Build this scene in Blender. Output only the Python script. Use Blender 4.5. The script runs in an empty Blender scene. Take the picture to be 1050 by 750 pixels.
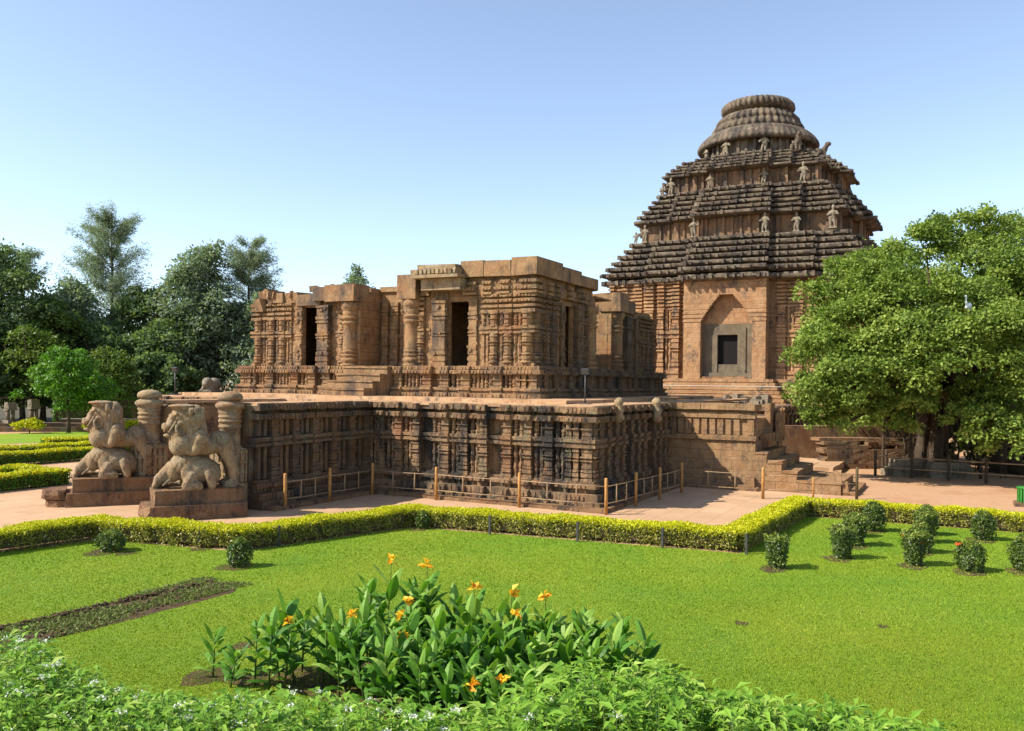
import bpy, bmesh, math, random
import numpy as np
from mathutils import Vector, Matrix, noise as mnoise

R_ = math.radians
scene = bpy.context.scene
col = scene.collection

# ------------------------------------------------------------------ camera, world, sun, exposure
CAM = Vector((-28.69, -11.86, 4.53))
FWD = Vector((.885, .466, 0)).normalized()
RGT = Vector((FWD.y, -FWD.x, 0))
ROLL = .012
cd = bpy.data.cameras.new('camera'); cam = bpy.data.objects.new('camera', cd); col.objects.link(cam)
cd.sensor_width = 36.0; cd.lens = 36.0 * 873 / 1050
cd.shift_y = 18 / 1050; cd.clip_end = 3000; cd.clip_start = .1
r_ = (RGT * math.cos(ROLL) + Vector((0, 0, 1)) * math.sin(ROLL)).normalized()
u_ = r_.cross(FWD).normalized()
m = Matrix((r_, u_, -FWD)).transposed().to_4x4(); m.translation = CAM
cam.matrix_world = m
scene.camera = cam

SUN = Vector((-.74, .82, 1.0)).normalized()
w = bpy.data.worlds.new('World'); scene.world = w; w.use_nodes = True
nt = w.node_tree; nt.nodes.clear()
sky = nt.nodes.new('ShaderNodeTexSky'); sky.sky_type = 'NISHITA'; sky.sun_disc = False
sky.sun_elevation = math.asin(SUN.z); sky.sun_rotation = math.atan2(SUN.x, SUN.y)
sky.air_density = .86; sky.dust_density = .4; sky.ozone_density = 1.8; sky.altitude = 0
bg = nt.nodes.new('ShaderNodeBackground'); bg.inputs[1].default_value = .148
ow = nt.nodes.new('ShaderNodeOutputWorld')
hs = nt.nodes.new('ShaderNodeHueSaturation'); hs.inputs['Saturation'].default_value = .86; hs.inputs['Value'].default_value = 1.0
nt.links.new(sky.outputs[0], hs.inputs['Color']); nt.links.new(hs.outputs[0], bg.inputs[0]); nt.links.new(bg.outputs[0], ow.inputs[0])
sl = bpy.data.lights.new('sun', 'SUN'); sl.energy = 5.0; sl.angle = R_(.53); sl.color = (1.0, .93, .82)
so = bpy.data.objects.new('sun', sl); col.objects.link(so)
so.rotation_euler = (-SUN).to_track_quat('-Z', 'Y').to_euler(); so.location = (0, 0, 60)
scene.view_settings.view_transform = 'Standard'; scene.view_settings.look = 'None'
scene.view_settings.exposure = .81; scene.view_settings.gamma = 1.0
scene.view_settings.use_curve_mapping = False
scene.cycles.max_bounces = 6; scene.cycles.diffuse_bounces = 2; scene.cycles.transparent_max_bounces = 4

# ------------------------------------------------------------------ helpers
def tag(o, label=None, cat=None, group=None, kind=None):
    if label: o['label'] = label
    if cat: o['category'] = cat
    if group: o['group'] = group
    if kind: o['kind'] = kind
    return o

def empty(name, loc=(0, 0, 0), rz=0.0):
    o = bpy.data.objects.new(name, None); col.objects.link(o)
    o.location = loc; o.rotation_euler = (0, 0, rz); o.empty_display_size = .3
    return o

def link(name, me, mat, parent=None):
    if mat is not None and not me.materials: me.materials.append(mat)
    o = bpy.data.objects.new(name, me); col.objects.link(o)
    if parent is not None: o.parent = parent
    return o

def copy_tree(o, parent=None):
    c = o.copy(); col.objects.link(c); c.parent = parent
    for ch in list(o.children): copy_tree(ch, c)
    return c

RNG = random.Random(7)

class MB:
    def __init__(s, seed=1):
        s.v = []; s.f = []; s.sm = []; s.r = random.Random(seed); s.cut = []
    def add(s, vs, fs, smooth=False):
        k = len(s.v); s.cut.append((k, len(s.f))); s.v += [tuple(p) for p in vs]
        for f in fs: s.f.append([i + k for i in f]); s.sm.append(smooth)
    def box(s, x0, x1, y0, y1, z0, z1, j=0.0):
        if x0 > x1: x0, x1 = x1, x0
        if y0 > y1: y0, y1 = y1, y0
        vs = [(x0, y0, z0), (x1, y0, z0), (x1, y1, z0), (x0, y1, z0), (x0, y0, z1), (x1, y0, z1), (x1, y1, z1), (x0, y1, z1)]
        if j:
            u = s.r.uniform; vs = [(a + u(-j, j), b + u(-j, j), c + u(-j, j)) for a, b, c in vs]
        s.add(vs, [(0, 3, 2, 1), (4, 5, 6, 7), (0, 1, 5, 4), (1, 2, 6, 5), (2, 3, 7, 6), (3, 0, 4, 7)])
    def obox(s, c, u, hl, hw, z0, z1, j=0.0):
        u = Vector((u[0], u[1])).normalized(); p = Vector((-u.y, u.x)); c = Vector((c[0], c[1]))
        q = [c - u * hl - p * hw, c + u * hl - p * hw, c + u * hl + p * hw, c - u * hl + p * hw]
        vs = [(a.x, a.y, z0) for a in q] + [(a.x, a.y, z1) for a in q]
        if j:
            t = s.r.uniform; vs = [(a + t(-j, j), b + t(-j, j), d + t(-j, j)) for a, b, d in vs]
        s.add(vs, [(0, 3, 2, 1), (4, 5, 6, 7), (0, 1, 5, 4), (1, 2, 6, 5), (2, 3, 7, 6), (3, 0, 4, 7)])
    def loops(s, rings, smooth=False, cap=True):
        n = len(rings[0]); vs = [p for r in rings for p in r]; fs = []
        for i in range(len(rings) - 1):
            for k in range(n):
                a = i * n + k; b = i * n + (k + 1) % n
                fs.append((a, b, b + n, a + n))
        s.add(vs, fs, smooth)
        if cap:
            k0 = len(s.v) - len(vs)
            s.f.append([k0 + i for i in range(n)][::-1]); s.sm.append(False)
            s.f.append([k0 + (len(rings) - 1) * n + i for i in range(n)]); s.sm.append(False)
    def lathe(s, cx, cy, prof, n=16, smooth=True, rib=0, ribamp=0.0, ribz=None, ph=0.0, jit=0.0):
        rings = []
        for r, z in prof:
            rr = []
            for k in range(n):
                a = ph + 2 * math.pi * k / n
                q = r
                if rib and (ribz is None or ribz[0] <= z <= ribz[1]): q = r * (1 + ribamp * math.cos(rib * a))
                q += s.r.uniform(-jit, jit)
                rr.append((cx + q * math.cos(a), cy + q * math.sin(a), z))
            rings.append(rr)
        s.loops(rings, smooth)
    def tube(s, pts, rad, n=6, smooth=True):
        rings = []; pts = [Vector(p) for p in pts]
        for i, p in enumerate(pts):
            t = (pts[min(i + 1, len(pts) - 1)] - pts[max(i - 1, 0)]).normalized()
            a = t.cross(Vector((0, 0, 1)))
            if a.length < .1: a = t.cross(Vector((1, 0, 0)))
            a.normalize(); b = t.cross(a)
            r = rad[i] if hasattr(rad, '__len__') else rad
            rings.append([tuple(p + (a * math.cos(2 * math.pi * k / n) + b * math.sin(2 * math.pi * k / n)) * r) for k in range(n)])
        s.loops(rings, smooth)
    def prism(s, poly, z0, z1):
        s.loops([[(x, y, z0) for x, y in poly], [(x, y, z1) for x, y in poly]])
    def build(s, name, mat, parent=None):
        me = bpy.data.meshes.new(name); me.from_pydata(s.v, [], s.f)
        if any(s.sm): me.polygons.foreach_set('use_smooth', s.sm)
        me.update()
        bm = bmesh.new(); bm.from_mesh(me); bmesh.ops.recalc_face_normals(bm, faces=bm.faces); bm.to_mesh(me); bm.free()
        return link(name, me, mat, parent)

def build_split(Mb, name, mat, parent):
    c = Mb.cut + [(len(Mb.v), len(Mb.f))]
    for (v0, f0), (v1, f1) in zip(c[:-1], c[1:]):
        q = MB(1); q.v = Mb.v[v0:v1]; q.f = [[i - v0 for i in f] for f in Mb.f[f0:f1]]; q.sm = Mb.sm[f0:f1]; q.build(name, mat, parent)

def np_mesh(name, V, k, tint=None, smooth=False):
    """V: (N, k, 3) polygons of k corners, no shared verts"""
    N = V.shape[0]; me = bpy.data.meshes.new(name)
    me.vertices.add(N * k); me.vertices.foreach_set('co', V.reshape(-1).astype(np.float32))
    me.loops.add(N * k); me.loops.foreach_set('vertex_index', np.arange(N * k, dtype=np.int32))
    me.polygons.add(N); me.polygons.foreach_set('loop_start', np.arange(0, N * k, k, dtype=np.int32))
    me.polygons.foreach_set('loop_total', np.full(N, k, dtype=np.int32))
    if tint is not None:
        at = me.attributes.new('tint', 'FLOAT', 'FACE'); at.data.foreach_set('value', tint.astype(np.float32))
    me.update(calc_edges=True)
    return me

def unit(a): return a / np.maximum(np.linalg.norm(a, axis=-1, keepdims=True), 1e-9)

def leaf_quads(P, D, Nn, L, W, rng, droop=.25):
    """folded leaves: two quads each: base, side, tip halves; P base, D axis, Nn up normal"""
    S = unit(np.cross(D, Nn)); Nn = unit(np.cross(S, D))
    L = L[:, None]; W = W[:, None]
    mid = P + D * L * .45 + Nn * L * .04
    tip = P + D * L - Nn * L * droop
    a = mid + S * W * .5 + Nn * W * .12; b = mid - S * W * .5 + Nn * W * .12
    q1 = np.stack([P, a, tip, mid], 1); q2 = np.stack([P, mid, tip, b], 1)
    return np.concatenate([q1, q2], 0)

def flat_leaves(P, D, Nn, L, W):
    S = unit(np.cross(D, Nn)); L = L[:, None]; W = W[:, None]
    return np.stack([P, P + D * L * .5 + S * W * .5, P + D * L, P + D * L * .5 - S * W * .5], 1)

def rdir(n, rng):
    return unit(rng.normal(size=(n, 3)))

# ------------------------------------------------------------------ materials
class NT:
    def __init__(s, name):
        s.m = bpy.data.materials.new(name); s.m.use_nodes = True; s.t = s.m.node_tree
        s.b = s.t.nodes['Principled BSDF']; s.out = s.t.nodes['Material Output']
        s.b.inputs['Specular IOR Level'].default_value = .2
        s.tc = s.n('ShaderNodeTexCoord')
    def n(s, t, **kw):
        o = s.t.nodes.new(t)
        for k, v in kw.items():
            if k.startswith('_'): setattr(o, k[1:], v)
            else: o.inputs[k.replace('__', ' ')].default_value = v
        return o
    def l(s, a, b): s.t.links.new(a, b)
    def noise(s, scale, detail=4, rough=.6, vec=None, stretch=None):
        o = s.n('ShaderNodeTexNoise', Scale=scale, Detail=detail, Roughness=rough)
        src = vec if vec is not None else s.tc.outputs['Object']
        if stretch:
            mp = s.n('ShaderNodeMapping'); mp.inputs['Scale'].default_value = stretch; s.l(src, mp.inputs[0]); src = mp.outputs[0]
        s.l(src, o.inputs['Vector']); return o.outputs['Fac']
    def ramp(s, fac, stops, interp='LINEAR'):
        o = s.n('ShaderNodeValToRGB'); e = o.color_ramp; e.interpolation = interp
        while len(e.elements) < len(stops): e.elements.new(.5)
        for el, (p, c) in zip(e.elements, stops):
            el.position = p; el.color = (*c, 1) if len(c) == 3 else c
        s.l(fac, o.inputs[0]); return o.outputs[0]
    def mask(s, fac, lo, hi): return s.ramp(fac, [(lo, (0, 0, 0)), (hi, (1, 1, 1))])
    def mix(s, fac, a, b, mode='MIX'):
        o = s.n('ShaderNodeMix', _data_type='RGBA', _blend_type=mode)
        for sock, v in ((o.inputs[0], fac), (o.inputs[6], a), (o.inputs[7], b)):
            if isinstance(v, (int, float)): sock.default_value = v
            elif isinstance(v, tuple): sock.default_value = (*v, 1)
            else: s.l(v, sock)
        return o.outputs[2]
    def bump(s, h, dist, strength=1.0, normal=None):
        o = s.n('ShaderNodeBump', Strength=strength, Distance=dist); s.l(h, o.inputs['Height'])
        if normal is not None: s.l(normal, o.inputs['Normal'])
        return o.outputs[0]
    def fin(s, colr, rough=.9, nrm=None):
        if isinstance(colr, tuple): s.b.inputs['Base Color'].default_value = (*colr, 1)
        else: s.l(colr, s.b.inputs['Base Color'])
        s.b.inputs['Roughness'].default_value = rough
        if nrm is not None: s.l(nrm, s.b.inputs['Normal'])
        return s.m

def stone(name, c1, c2, c3, dark=(.075, .062, .052), dark_lo=.52, dark_hi=.68, lichen=(.30, .27, .16), lich_lo=.6, lich_hi=.72,
          scale=1.0, brick=None, bump=.03):
    c1, c2, c3 = (tuple(q * h_ for q, h_ in zip(c, (.91, .865, .77))) for c in (c1, c2, c3)); lichen = tuple(q * .8 for q in lichen)
    s = NT(name)
    n1 = s.noise(.45 * scale, 6, .65); n2 = s.noise(2.2 * scale, 5, .7); n3 = s.noise(.9 * scale, 6, .7, stretch=(1, 1, .35))
    n4 = s.noise(1.7 * scale, 6, .75); nf = s.noise(14 * scale, 4, .75)
    c = s.ramp(n1, [(.3, c1), (.5, c2), (.68, c3)])
    c = s.mix(s.mask(n2, .35, .75), c, s.mix(1.0, c, (.72, .62, .55), 'MULTIPLY'))
    if brick:
        sp = s.n('ShaderNodeSeparateXYZ'); s.l(s.tc.outputs['Object'], sp.inputs[0])
        ad = s.n('ShaderNodeMath', _operation='ADD'); s.l(sp.outputs[0], ad.inputs[0]); s.l(sp.outputs[1], ad.inputs[1])
        cb = s.n('ShaderNodeCombineXYZ'); s.l(ad.outputs[0], cb.inputs[0]); s.l(sp.outputs[2], cb.inputs[1])
        br = s.n('ShaderNodeTexBrick', Scale=1.0); s.l(cb.outputs[0], br.inputs['Vector'])
        br.inputs['Brick Width'].default_value = brick[0]; br.inputs['Row Height'].default_value = brick[1]
        br.inputs['Mortar Size'].default_value = .012; br.inputs['Mortar Smooth'].default_value = .5
        br.inputs['Color1'].default_value = (.78, .78, .78, 1); br.inputs['Color2'].default_value = (1.08, 1.05, 1.0, 1)
        br.inputs['Mortar'].default_value = (.35, .3, .27, 1)
        c = s.mix(.42, c, br.outputs['Color'], 'MULTIPLY')
    n5 = s.noise(3.6 * scale, 7, .8, stretch=(1, 1, .6)); n6 = s.noise(.8 * scale, 4, .6)
    c = s.mix(s.mix(1.0, s.mask(n5, .47, .60), s.mask(n6, .42, .62), 'MULTIPLY'), c, tuple(q * 1.15 for q in dark))
    c = s.mix(s.mask(n3, dark_lo, dark_hi), c, dark)
    lm = s.mix(1.0, s.mask(n4, lich_lo, lich_hi), s.mask(nf, .35, .6), 'MULTIPLY')
    c = s.mix(lm, c, lichen)
    c = s.mix(.55, c, s.ramp(nf, [(.25, (.55, .52, .5)), (.7, (1.15, 1.15, 1.15))]), 'MULTIPLY')
    ng = s.noise(5 * scale, 6, .8)
    b = s.bump(ng, bump * 2.2); b = s.bump(nf, bump, normal=b)
    if brick: b = s.bump(br.outputs['Fac'], -.02, normal=b)
    return s.fin(c, .93, b)

def plain(name, c, rough=.8, var=.25, scale=6.0, metallic=0.0):
    s = NT(name); n = s.noise(scale, 4, .7)
    d = tuple(x * (1 - var) for x in c); e = tuple(min(1, x * (1 + var)) for x in c)
    cc = s.ramp(n, [(.3, d), (.7, e)]); s.b.inputs['Metallic'].default_value = metallic
    return s.fin(cc, rough, s.bump(n, .01))

def leafmat(name, cols, trans=.35, rough=.5, spec=.25, clump=None):
    cols = [tuple(q * .8 for q in c) for c in cols]
    s = NT(name); a = s.n('ShaderNodeAttribute', _attribute_name='tint')
    k = len(cols); c = s.ramp(a.outputs['Fac'], [((i + .0) / max(1, k - 1), q) for i, q in enumerate(cols)])
    if clump:
        n = s.noise(clump, 3, .6); c = s.mix(.8, c, s.ramp(n, [(.3, (.7, .75, .7)), (.7, (1.25, 1.2, 1.1))]), 'MULTIPLY')
    s.l(c, s.b.inputs['Base Color']); s.b.inputs['Roughness'].default_value = rough
    s.b.inputs['Specular IOR Level'].default_value = spec
    t = s.n('ShaderNodeBsdfTranslucent'); mm = s.mix(1.0, c, (1.1, 1.15, .55), 'MULTIPLY'); s.l(mm, t.inputs[0])
    ms = s.n('ShaderNodeMixShader'); ms.inputs[0].default_value = trans
    s.l(s.b.outputs[0], ms.inputs[1]); s.l(t.outputs[0], ms.inputs[2]); s.l(ms.outputs[0], s.out.inputs[0])
    return s.m

M = {}
M['stone'] = stone('warm_stone', (.40, .235, .125), (.40, .27, .155), (.33, .175, .095), dark_lo=.49, dark_hi=.66)
M['stone_block'] = stone('block_stone', (.44, .26, .145), (.42, .285, .165), (.36, .20, .11), brick=(.95, .42), dark_lo=.58, dark_hi=.75, lich_lo=.62, lich_hi=.75)
M['stone_plat'] = stone('platform_stone', (.40, .24, .14), (.41, .285, .175), (.30, .165, .095), dark=(.05, .042, .036), dark_lo=.44, dark_hi=.58, lich_lo=.54, lich_hi=.68)
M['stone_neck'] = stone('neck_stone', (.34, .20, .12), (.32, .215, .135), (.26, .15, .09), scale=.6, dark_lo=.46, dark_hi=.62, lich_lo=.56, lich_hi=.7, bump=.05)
M['stone_aged_shaded'] = stone('aged_shaded_stone', (.25, .15, .09), (.245, .17, .105), (.18, .105, .065), dark_lo=.46, dark_hi=.64, lich_lo=.55, lich_hi=.68)  # darker copy of the stone: north-face shade put into its colour, plus weathering
M['stone_roof'] = stone('roof_stone', (.175, .145, .118), (.225, .19, .15), (.135, .11, .09), dark=(.05, .042, .037), dark_lo=.42, dark_hi=.62, lichen=(.36, .31, .21), lich_lo=.5, lich_hi=.66, scale=.6, bump=.06)
M['stone_tower'] = stone('tower_stone', (.47, .285, .16), (.50, .325, .19), (.42, .235, .125), scale=.45, dark_lo=.6, dark_hi=.8, lich_lo=.66, lich_hi=.8, brick=(1.3, .55), bump=.05)
M['stone_lion'] = stone('statue_stone', (.44, .325, .20), (.46, .36, .23), (.40, .22, .125), scale=1.6, dark_lo=.55, dark_hi=.78, lichen=(.50, .45, .32), lich_lo=.48, lich_hi=.66, bump=.03)
M['stone_pedestal'] = stone('pedestal_stone', (.44, .24, .135), (.45, .30, .18), (.36, .18, .105), scale=1.3, dark_lo=.52, dark_hi=.7, bump=.06)
M['stone_grey'] = stone('grey_stone', (.30, .28, .23), (.27, .25, .20), (.22, .19, .15), dark_lo=.55, dark_hi=.75, scale=1.2)
M['paving'] = stone('paving_stone', (.56, .36, .22), (.60, .41, .26), (.50, .31, .18), dark_lo=.68, dark_hi=.85, lich_lo=.7, lich_hi=.85, scale=.7, bump=.01)
M['infill'] = stone('infill_plaster', (.225, .195, .145), (.20, .175, .13), (.17, .14, .095), dark_lo=.6, dark_hi=.8, lichen=(.22, .22, .10), scale=.5)
M['black'] = plain('dark_opening', (.012, .010, .009), .95)
M['post'] = plain('fence_post_wood', (.40, .20, .06), .6, .3, 9)
M['rail'] = plain('fence_rail_wood', (.30, .20, .11), .6, .3, 9)
M['metal'] = plain('grey_metal', (.07, .068, .065), .45, .2, 12, .3)
M['bark'] = stone('bark', (.13, .10, .07), (.16, .125, .09), (.10, .075, .05), scale=3, bump=.04)
M['soil'] = stone('bare_soil', (.26, .18, .10), (.22, .15, .085), (.17, .12, .065), scale=3, bump=.05)
M['green_paint'] = plain('green_bin_paint', (.03, .16, .025), .45, .2, 8)
M['white'] = plain('white_feathers', (.8, .8, .78), .7, .05)
M['twig'] = plain('dry_twigs', (.10, .075, .035), .9, .5, 20)

def ground_mat():
    s = NT('sandy_earth'); n = s.noise(.25, 6, .7); n2 = s.noise(3, 6, .75); nf = s.noise(30, 3, .7)
    c = s.ramp(n, [(.3, (.40, .225, .115)), (.5, (.44, .262, .15)), (.7, (.36, .185, .09))])
    c = s.mix(.5, c, s.ramp(n2, [(.3, (.75, .72, .68)), (.7, (1.1, 1.1, 1.1))]), 'MULTIPLY')
    return s.fin(c, .95, s.bump(nf, .01))
M['ground'] = ground_mat()
def pave_mat():
    s = NT('forecourt_slabs'); br = s.n('ShaderNodeTexBrick', Scale=1.0); s.l(s.tc.outputs['Object'], br.inputs['Vector'])
    br.inputs['Brick Width'].default_value = 1.4; br.inputs['Row Height'].default_value = .9; br.inputs['Mortar Size'].default_value = .012
    br.inputs['Color1'].default_value = (.50, .325, .195, 1); br.inputs['Color2'].default_value = (.44, .28, .165, 1); br.inputs['Mortar'].default_value = (.30, .19, .11, 1)
    n = s.noise(.6, 6, .7); n2 = s.noise(9, 5, .75)
    c = s.mix(.7, br.outputs['Color'], s.ramp(n, [(.3, (.82, .80, .76)), (.7, (1.12, 1.08, 1.04))]), 'MULTIPLY')
    c = s.mix(.4, c, s.ramp(n2, [(.3, (.7, .68, .65)), (.7, (1.1, 1.1, 1.1))]), 'MULTIPLY')
    return s.fin(c, .9, s.bump(n2, .008))
M['forecourt'] = pave_mat()
def lawn_mat():
    s = NT('mown_lawn'); n = s.noise(.22, 5, .65); n2 = s.noise(2.2, 5, .7); nf = s.noise(38, 4, .8); nv = s.noise(120, 3, .8)
    c = s.ramp(n, [(.3, (.135, .27, .024)), (.5, (.20, .30, .016)), (.7, (.25, .30, .02))])
    c = s.mix(.55, c, s.ramp(n2, [(.3, (.78, .84, .7)), (.7, (1.14, 1.1, 1.1))]), 'MULTIPLY')
    c = s.mix(.7, c, s.ramp(nf, [(.3, (.75, .8, .7)), (.65, (1.14, 1.1, 1.05))]), 'MULTIPLY')
    c = s.mix(s.mask(s.noise(.8, 6, .8), .70, .78), c, (.24, .19, .05))
    return s.fin(c, .85, s.bump(nv, .02, 1.0, s.bump(nf, .025)))
M['lawn'] = lawn_mat()
M['forest_floor'] = plain('forest_floor', (.07, .06, .03), .95, .4, .8)

# ------------------------------------------------------------------ carved masonry
H = 3.73
ADD = {'E': .06, 'P': .14, 'F': 0.0, 'R': -.16, 'C': .18, 'W': .04}

def seg(Mb, p0, d, n, s0, s1, o0, o1, z0, z1, j=.012):
    a = (p0[0] + d[0] * s0 + n[0] * o0, p0[1] + d[1] * s0 + n[1] * o0)
    b = (p0[0] + d[0] * s1 + n[0] * o1, p0[1] + d[1] * s1 + n[1] * o1)
    Mb.box(a[0], b[0], a[1], b[1], z0, z1, j)

STACK = [(0, .07, 1.06, .06), (.07, .13, .86, .0), (.13, .24, 1.0, .05), (.24, .27, .7, -.02), (.27, .34, .95, .04), (.34, .37, .72, -.02),
         (.37, .60, .80, .0), (.60, .64, 1.04, .07), (.64, .70, .74, -.01), (.70, .74, 1.08, .08), (.74, .88, .84, .01), (.88, .94, 1.0, .05), (.94, 1, .9, .02)]
STACK2 = [(0, .14, .95, .04), (.14, .2, .75, -.01), (.2, .55, .82, .01), (.55, .62, 1.08, .08), (.62, .9, .8, .0), (.9, 1, 1.0, .05)]

def pil(Mb, p0, d, n, sc, wd, o, z0, z1, k=1.0):
    st = STACK if (z1 - z0) > .9 * k else STACK2
    f = Mb.r.uniform(.96, 1.04)
    for a, b, ww, oo in st:
        h = wd * .5 * ww * f
        seg(Mb, p0, d, n, sc - h, sc + h, -.2 * k, (o + oo * k), z0 + (z1 - z0) * a, z0 + (z1 - z0) * b, .008 * k)

def lump(Mb, p0, d, n, sc, r, o, z0, z1):
    x = p0[0] + d[0] * sc + n[0] * o; y = p0[1] + d[1] * sc + n[1] * o
    u = Mb.r.uniform; L = z1 - z0
    pr = [(r * .95, z0), (r * .8, z0 + L * .08)]
    t = .1
    while t < .93:
        pr.append((r * u(.55, 1.05), z0 + L * t)); t += u(.05, .1)
    pr += [(r * .9, z0 + L * .95), (r * .8, z1)]
    Mb.lathe(x, y, pr, 6, False, ph=u(0, 1), jit=r * .1)

def facade(Wm, pils, p0, d, n, els, prof, k=1.0, deco=True, s0=0.0, wrap=True):
    """carved wall: els = (kind, width) along d from p0; prof = bands (z0, z1, out, kind)"""
    s = s0
    for kind, wd in els:
        add = ADD[kind] * k
        for z0, z1, o, b in prof:
            if b == 'm':
                jz = Wm.r.uniform(-.012, .012) * k
                if o < .085: o = o - .13
                seg(Wm, p0, d, n, s - (max(0, o + add * .75) if (wrap and s == s0) else 0), s + wd, -.35 * k, o + add * .75, z0 + jz, z1 + jz, .010 * k)
                if deco and (z1 - z0) > .14 * k and kind != 'R':
                    st = .17 * k; q = s + .03
                    while q < s + wd - st * .6:
                        hh = (z1 - z0)
                        seg(Wm, p0, d, n, q, q + st * Wm.r.uniform(.45, .7), o + add * .75 - .02, o + add * .75 + Wm.r.uniform(.015, .05) * k, z0 + hh * .15, z1 - hh * Wm.r.uniform(.12, .3), .006 * k)
                        q += st
            else:
                seg(Wm, p0, d, n, s, s + wd, -.5 * k, (-.3 if kind in 'FE' else -.16) * k + add * .3, z0, z1, .01 * k)
                if kind == 'P':
                    pm = pils() if callable(pils) else Wm
                    pil(pm, p0, d, n, s + wd / 2, wd * .92, add + .02 * k, z0, z1, k)
                elif kind == 'E':
                    cx_ = p0[0] + d[0] * (s + wd / 2) + n[0] * .02; cy_ = p0[1] + d[1] * (s + wd / 2) + n[1] * .02; L_ = z1 - z0; pr = []
                    for a_, b_, ww, oo in (STACK if L_ > .9 else STACK2): pr += [(wd * .52 * ww, z0 + L_ * a_ + .005), (wd * .52 * (ww + .05), z0 + L_ * (a_ + b_) / 2), (wd * .52 * ww, z0 + L_ * b_ - .005)]
                    Wm.lathe(cx_, cy_, pr, 10, False, ph=.3, jit=.012)
                elif kind == 'F':
                    m_ = max(1, int(round(wd / (.23 * k))))
                    for i in range(m_):
                        lump(Wm, p0, d, n, s + wd * (i + .5) / m_, min(.115 * k, wd / m_ * .48), .0, z0, z1)
                elif kind == 'C':
                    if wrap and s == s0: pil(Wm, p0, d, n, s - .02 * k, .3 * k, add + .03 * k, z0, z1, k)
                    for i in range(3):
                        pil(Wm, p0, d, n, s + wd * (i + .5) / 3, wd / 3 * .8, add + (.05 if i == 1 else 0) * k, z0, z1, k)
                elif kind == 'W':
                    for i in range(max(1, int(wd / (.3 * k)))):
                        seg(Wm, p0, d, n, s + .06 + i * .3 * k, s + .22 * k + i * .3 * k, -.1, .05 * k, z0 + .03, z1 - .03, .008)
        s += wd
    return s

class Pils:
    """hands out one fresh mesh for each pilaster and links them as parts at the end"""
    def __init__(s, mat, parent, seed): s.l = []; s.mat = mat; s.p = parent; s.seed = seed
    def __call__(s):
        m_ = MB(s.seed + len(s.l)); s.l.append(m_); return m_
    def done(s, join=2):
        for i in range(0, len(s.l), join):
            a = s.l[i]
            for b in s.l[i + 1:i + join]: a.add(b.v, b.f)
            a.build('pilaster', s.mat, s.p)

# ------------------------------------------------------------------ ground
def sheet(name, poly, z, mat, kind='structure'):
    me = bpy.data.meshes.new(name); me.from_pydata([(x, y, z) for x, y in poly], [], [list(range(len(poly)))])
    bm = bmesh.new(); bm.from_mesh(me); bmesh.ops.recalc_face_normals(bm, faces=bm.faces)
    for f in bm.faces:
        if f.normal.z < 0: f.normal_flip()
    bm.to_mesh(me); bm.free()
    o = link(name, me, mat); tag(o, kind=kind); return o

sheet('ground', [(-700, -700), (900, -700), (900, 900), (-700, 900)], 0, M['ground'])
sheet('forecourt', [(-14.5, 9.8), (-12.4, 5.2), (-6.8, 3.4), (-5.6, -6.4), (2.6, -6.9), (9.0, -6.9), (9.0, .5), (.5, .5), (.5, 30), (-14.5, 30)], .004, M['forecourt'])
LAWN = [(-70, 11.0), (-15.4, 9.99), (-12.94, 9.35), (-12.17, 4.91), (-6.62, 3.13), (-5.46, -6.68), (2.37, -7.2), (2.53, -13.68), (2.7, -60), (-70, -60)]
sheet('lawn', LAWN, .008, M['lawn'])
sheet('forest_floor', [(14, 60), (70, 40), (140, 60), (140, 200), (-40, 200), (-10, 72)], .004, M['forest_floor'])
sheet('forest_ground', [(16.5, -6.5), (60, -2), (100, -10), (100, -60), (15.5, -40)], .004, M['ground'])
sheet('garden_lawn', [(0, 47), (12, 43.5), (24, 40), (30, 48), (19, 54), (0, 58)], .008, M['lawn'])

# ------------------------------------------------------------------ great stone platform
plat = empty('stone_platform', (0, 0, 0))
tag(plat, 'broad carved stone platform with ruined hall on top, stairs and two round gate pillars', 'platform')
PROF = [(0, .30, .50, 'm'), (.30, .56, .36, 'm'), (.56, .74, .10, 'm'), (.74, .92, .24, 'm'), (.92, 1.0, .13, 'm'),
        (1.0, 2.2, 0, 't'), (2.2, 2.31, .19, 'm'), (2.31, 2.39, .11, 'm'), (2.39, 2.52, .18, 'm'), (2.52, 3.14, 0, 't'),
        (3.14, 3.34, .24, 'm'), (3.34, 3.47, .05, 'm'), (3.47, 3.70, .30, 'm')]
E_ELS = [('C', .95), ('F', .46), ('P', .42), ('F', .46), ('P', .42), ('F', .46), ('P', .42), ('R', .62), ('P', .42), ('F', .46), ('P', .42), ('F', .46),
         ('P', .42), ('F', .46), ('R', .5), ('P', .42), ('F', .46), ('P', .42), ('F', .46), ('P', .42), ('F', .5)]
sc_ = 9.96 / sum(q[1] for q in E_ELS)
E_ELS = [(a, b * sc_) for a, b in E_ELS]
N_ELS = [(a, b * 9.12 / 9.96) for a, b in E_ELS]
pw = MB(11); pp = Pils(M['stone_plat'], plat, 100)
facade(pw, pp, (0, 0), (0, 1), (-1, 0), E_ELS, PROF)
pw.build('carved_wall', M['stone_plat'], plat)
pw = MB(12); pp2 = Pils(M['stone_aged_shaded'], plat, 200)
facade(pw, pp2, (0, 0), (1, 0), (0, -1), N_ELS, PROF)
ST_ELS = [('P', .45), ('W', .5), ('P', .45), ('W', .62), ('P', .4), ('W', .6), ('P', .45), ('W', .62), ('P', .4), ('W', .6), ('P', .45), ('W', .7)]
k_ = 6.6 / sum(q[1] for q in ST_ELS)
pw.build('carved_wall', M['stone_aged_shaded'], plat); pw = MB(18)
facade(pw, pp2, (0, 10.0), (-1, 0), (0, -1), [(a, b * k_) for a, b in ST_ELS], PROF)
pw.build('carved_wall', M['stone_aged_shaded'], plat)
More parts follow.
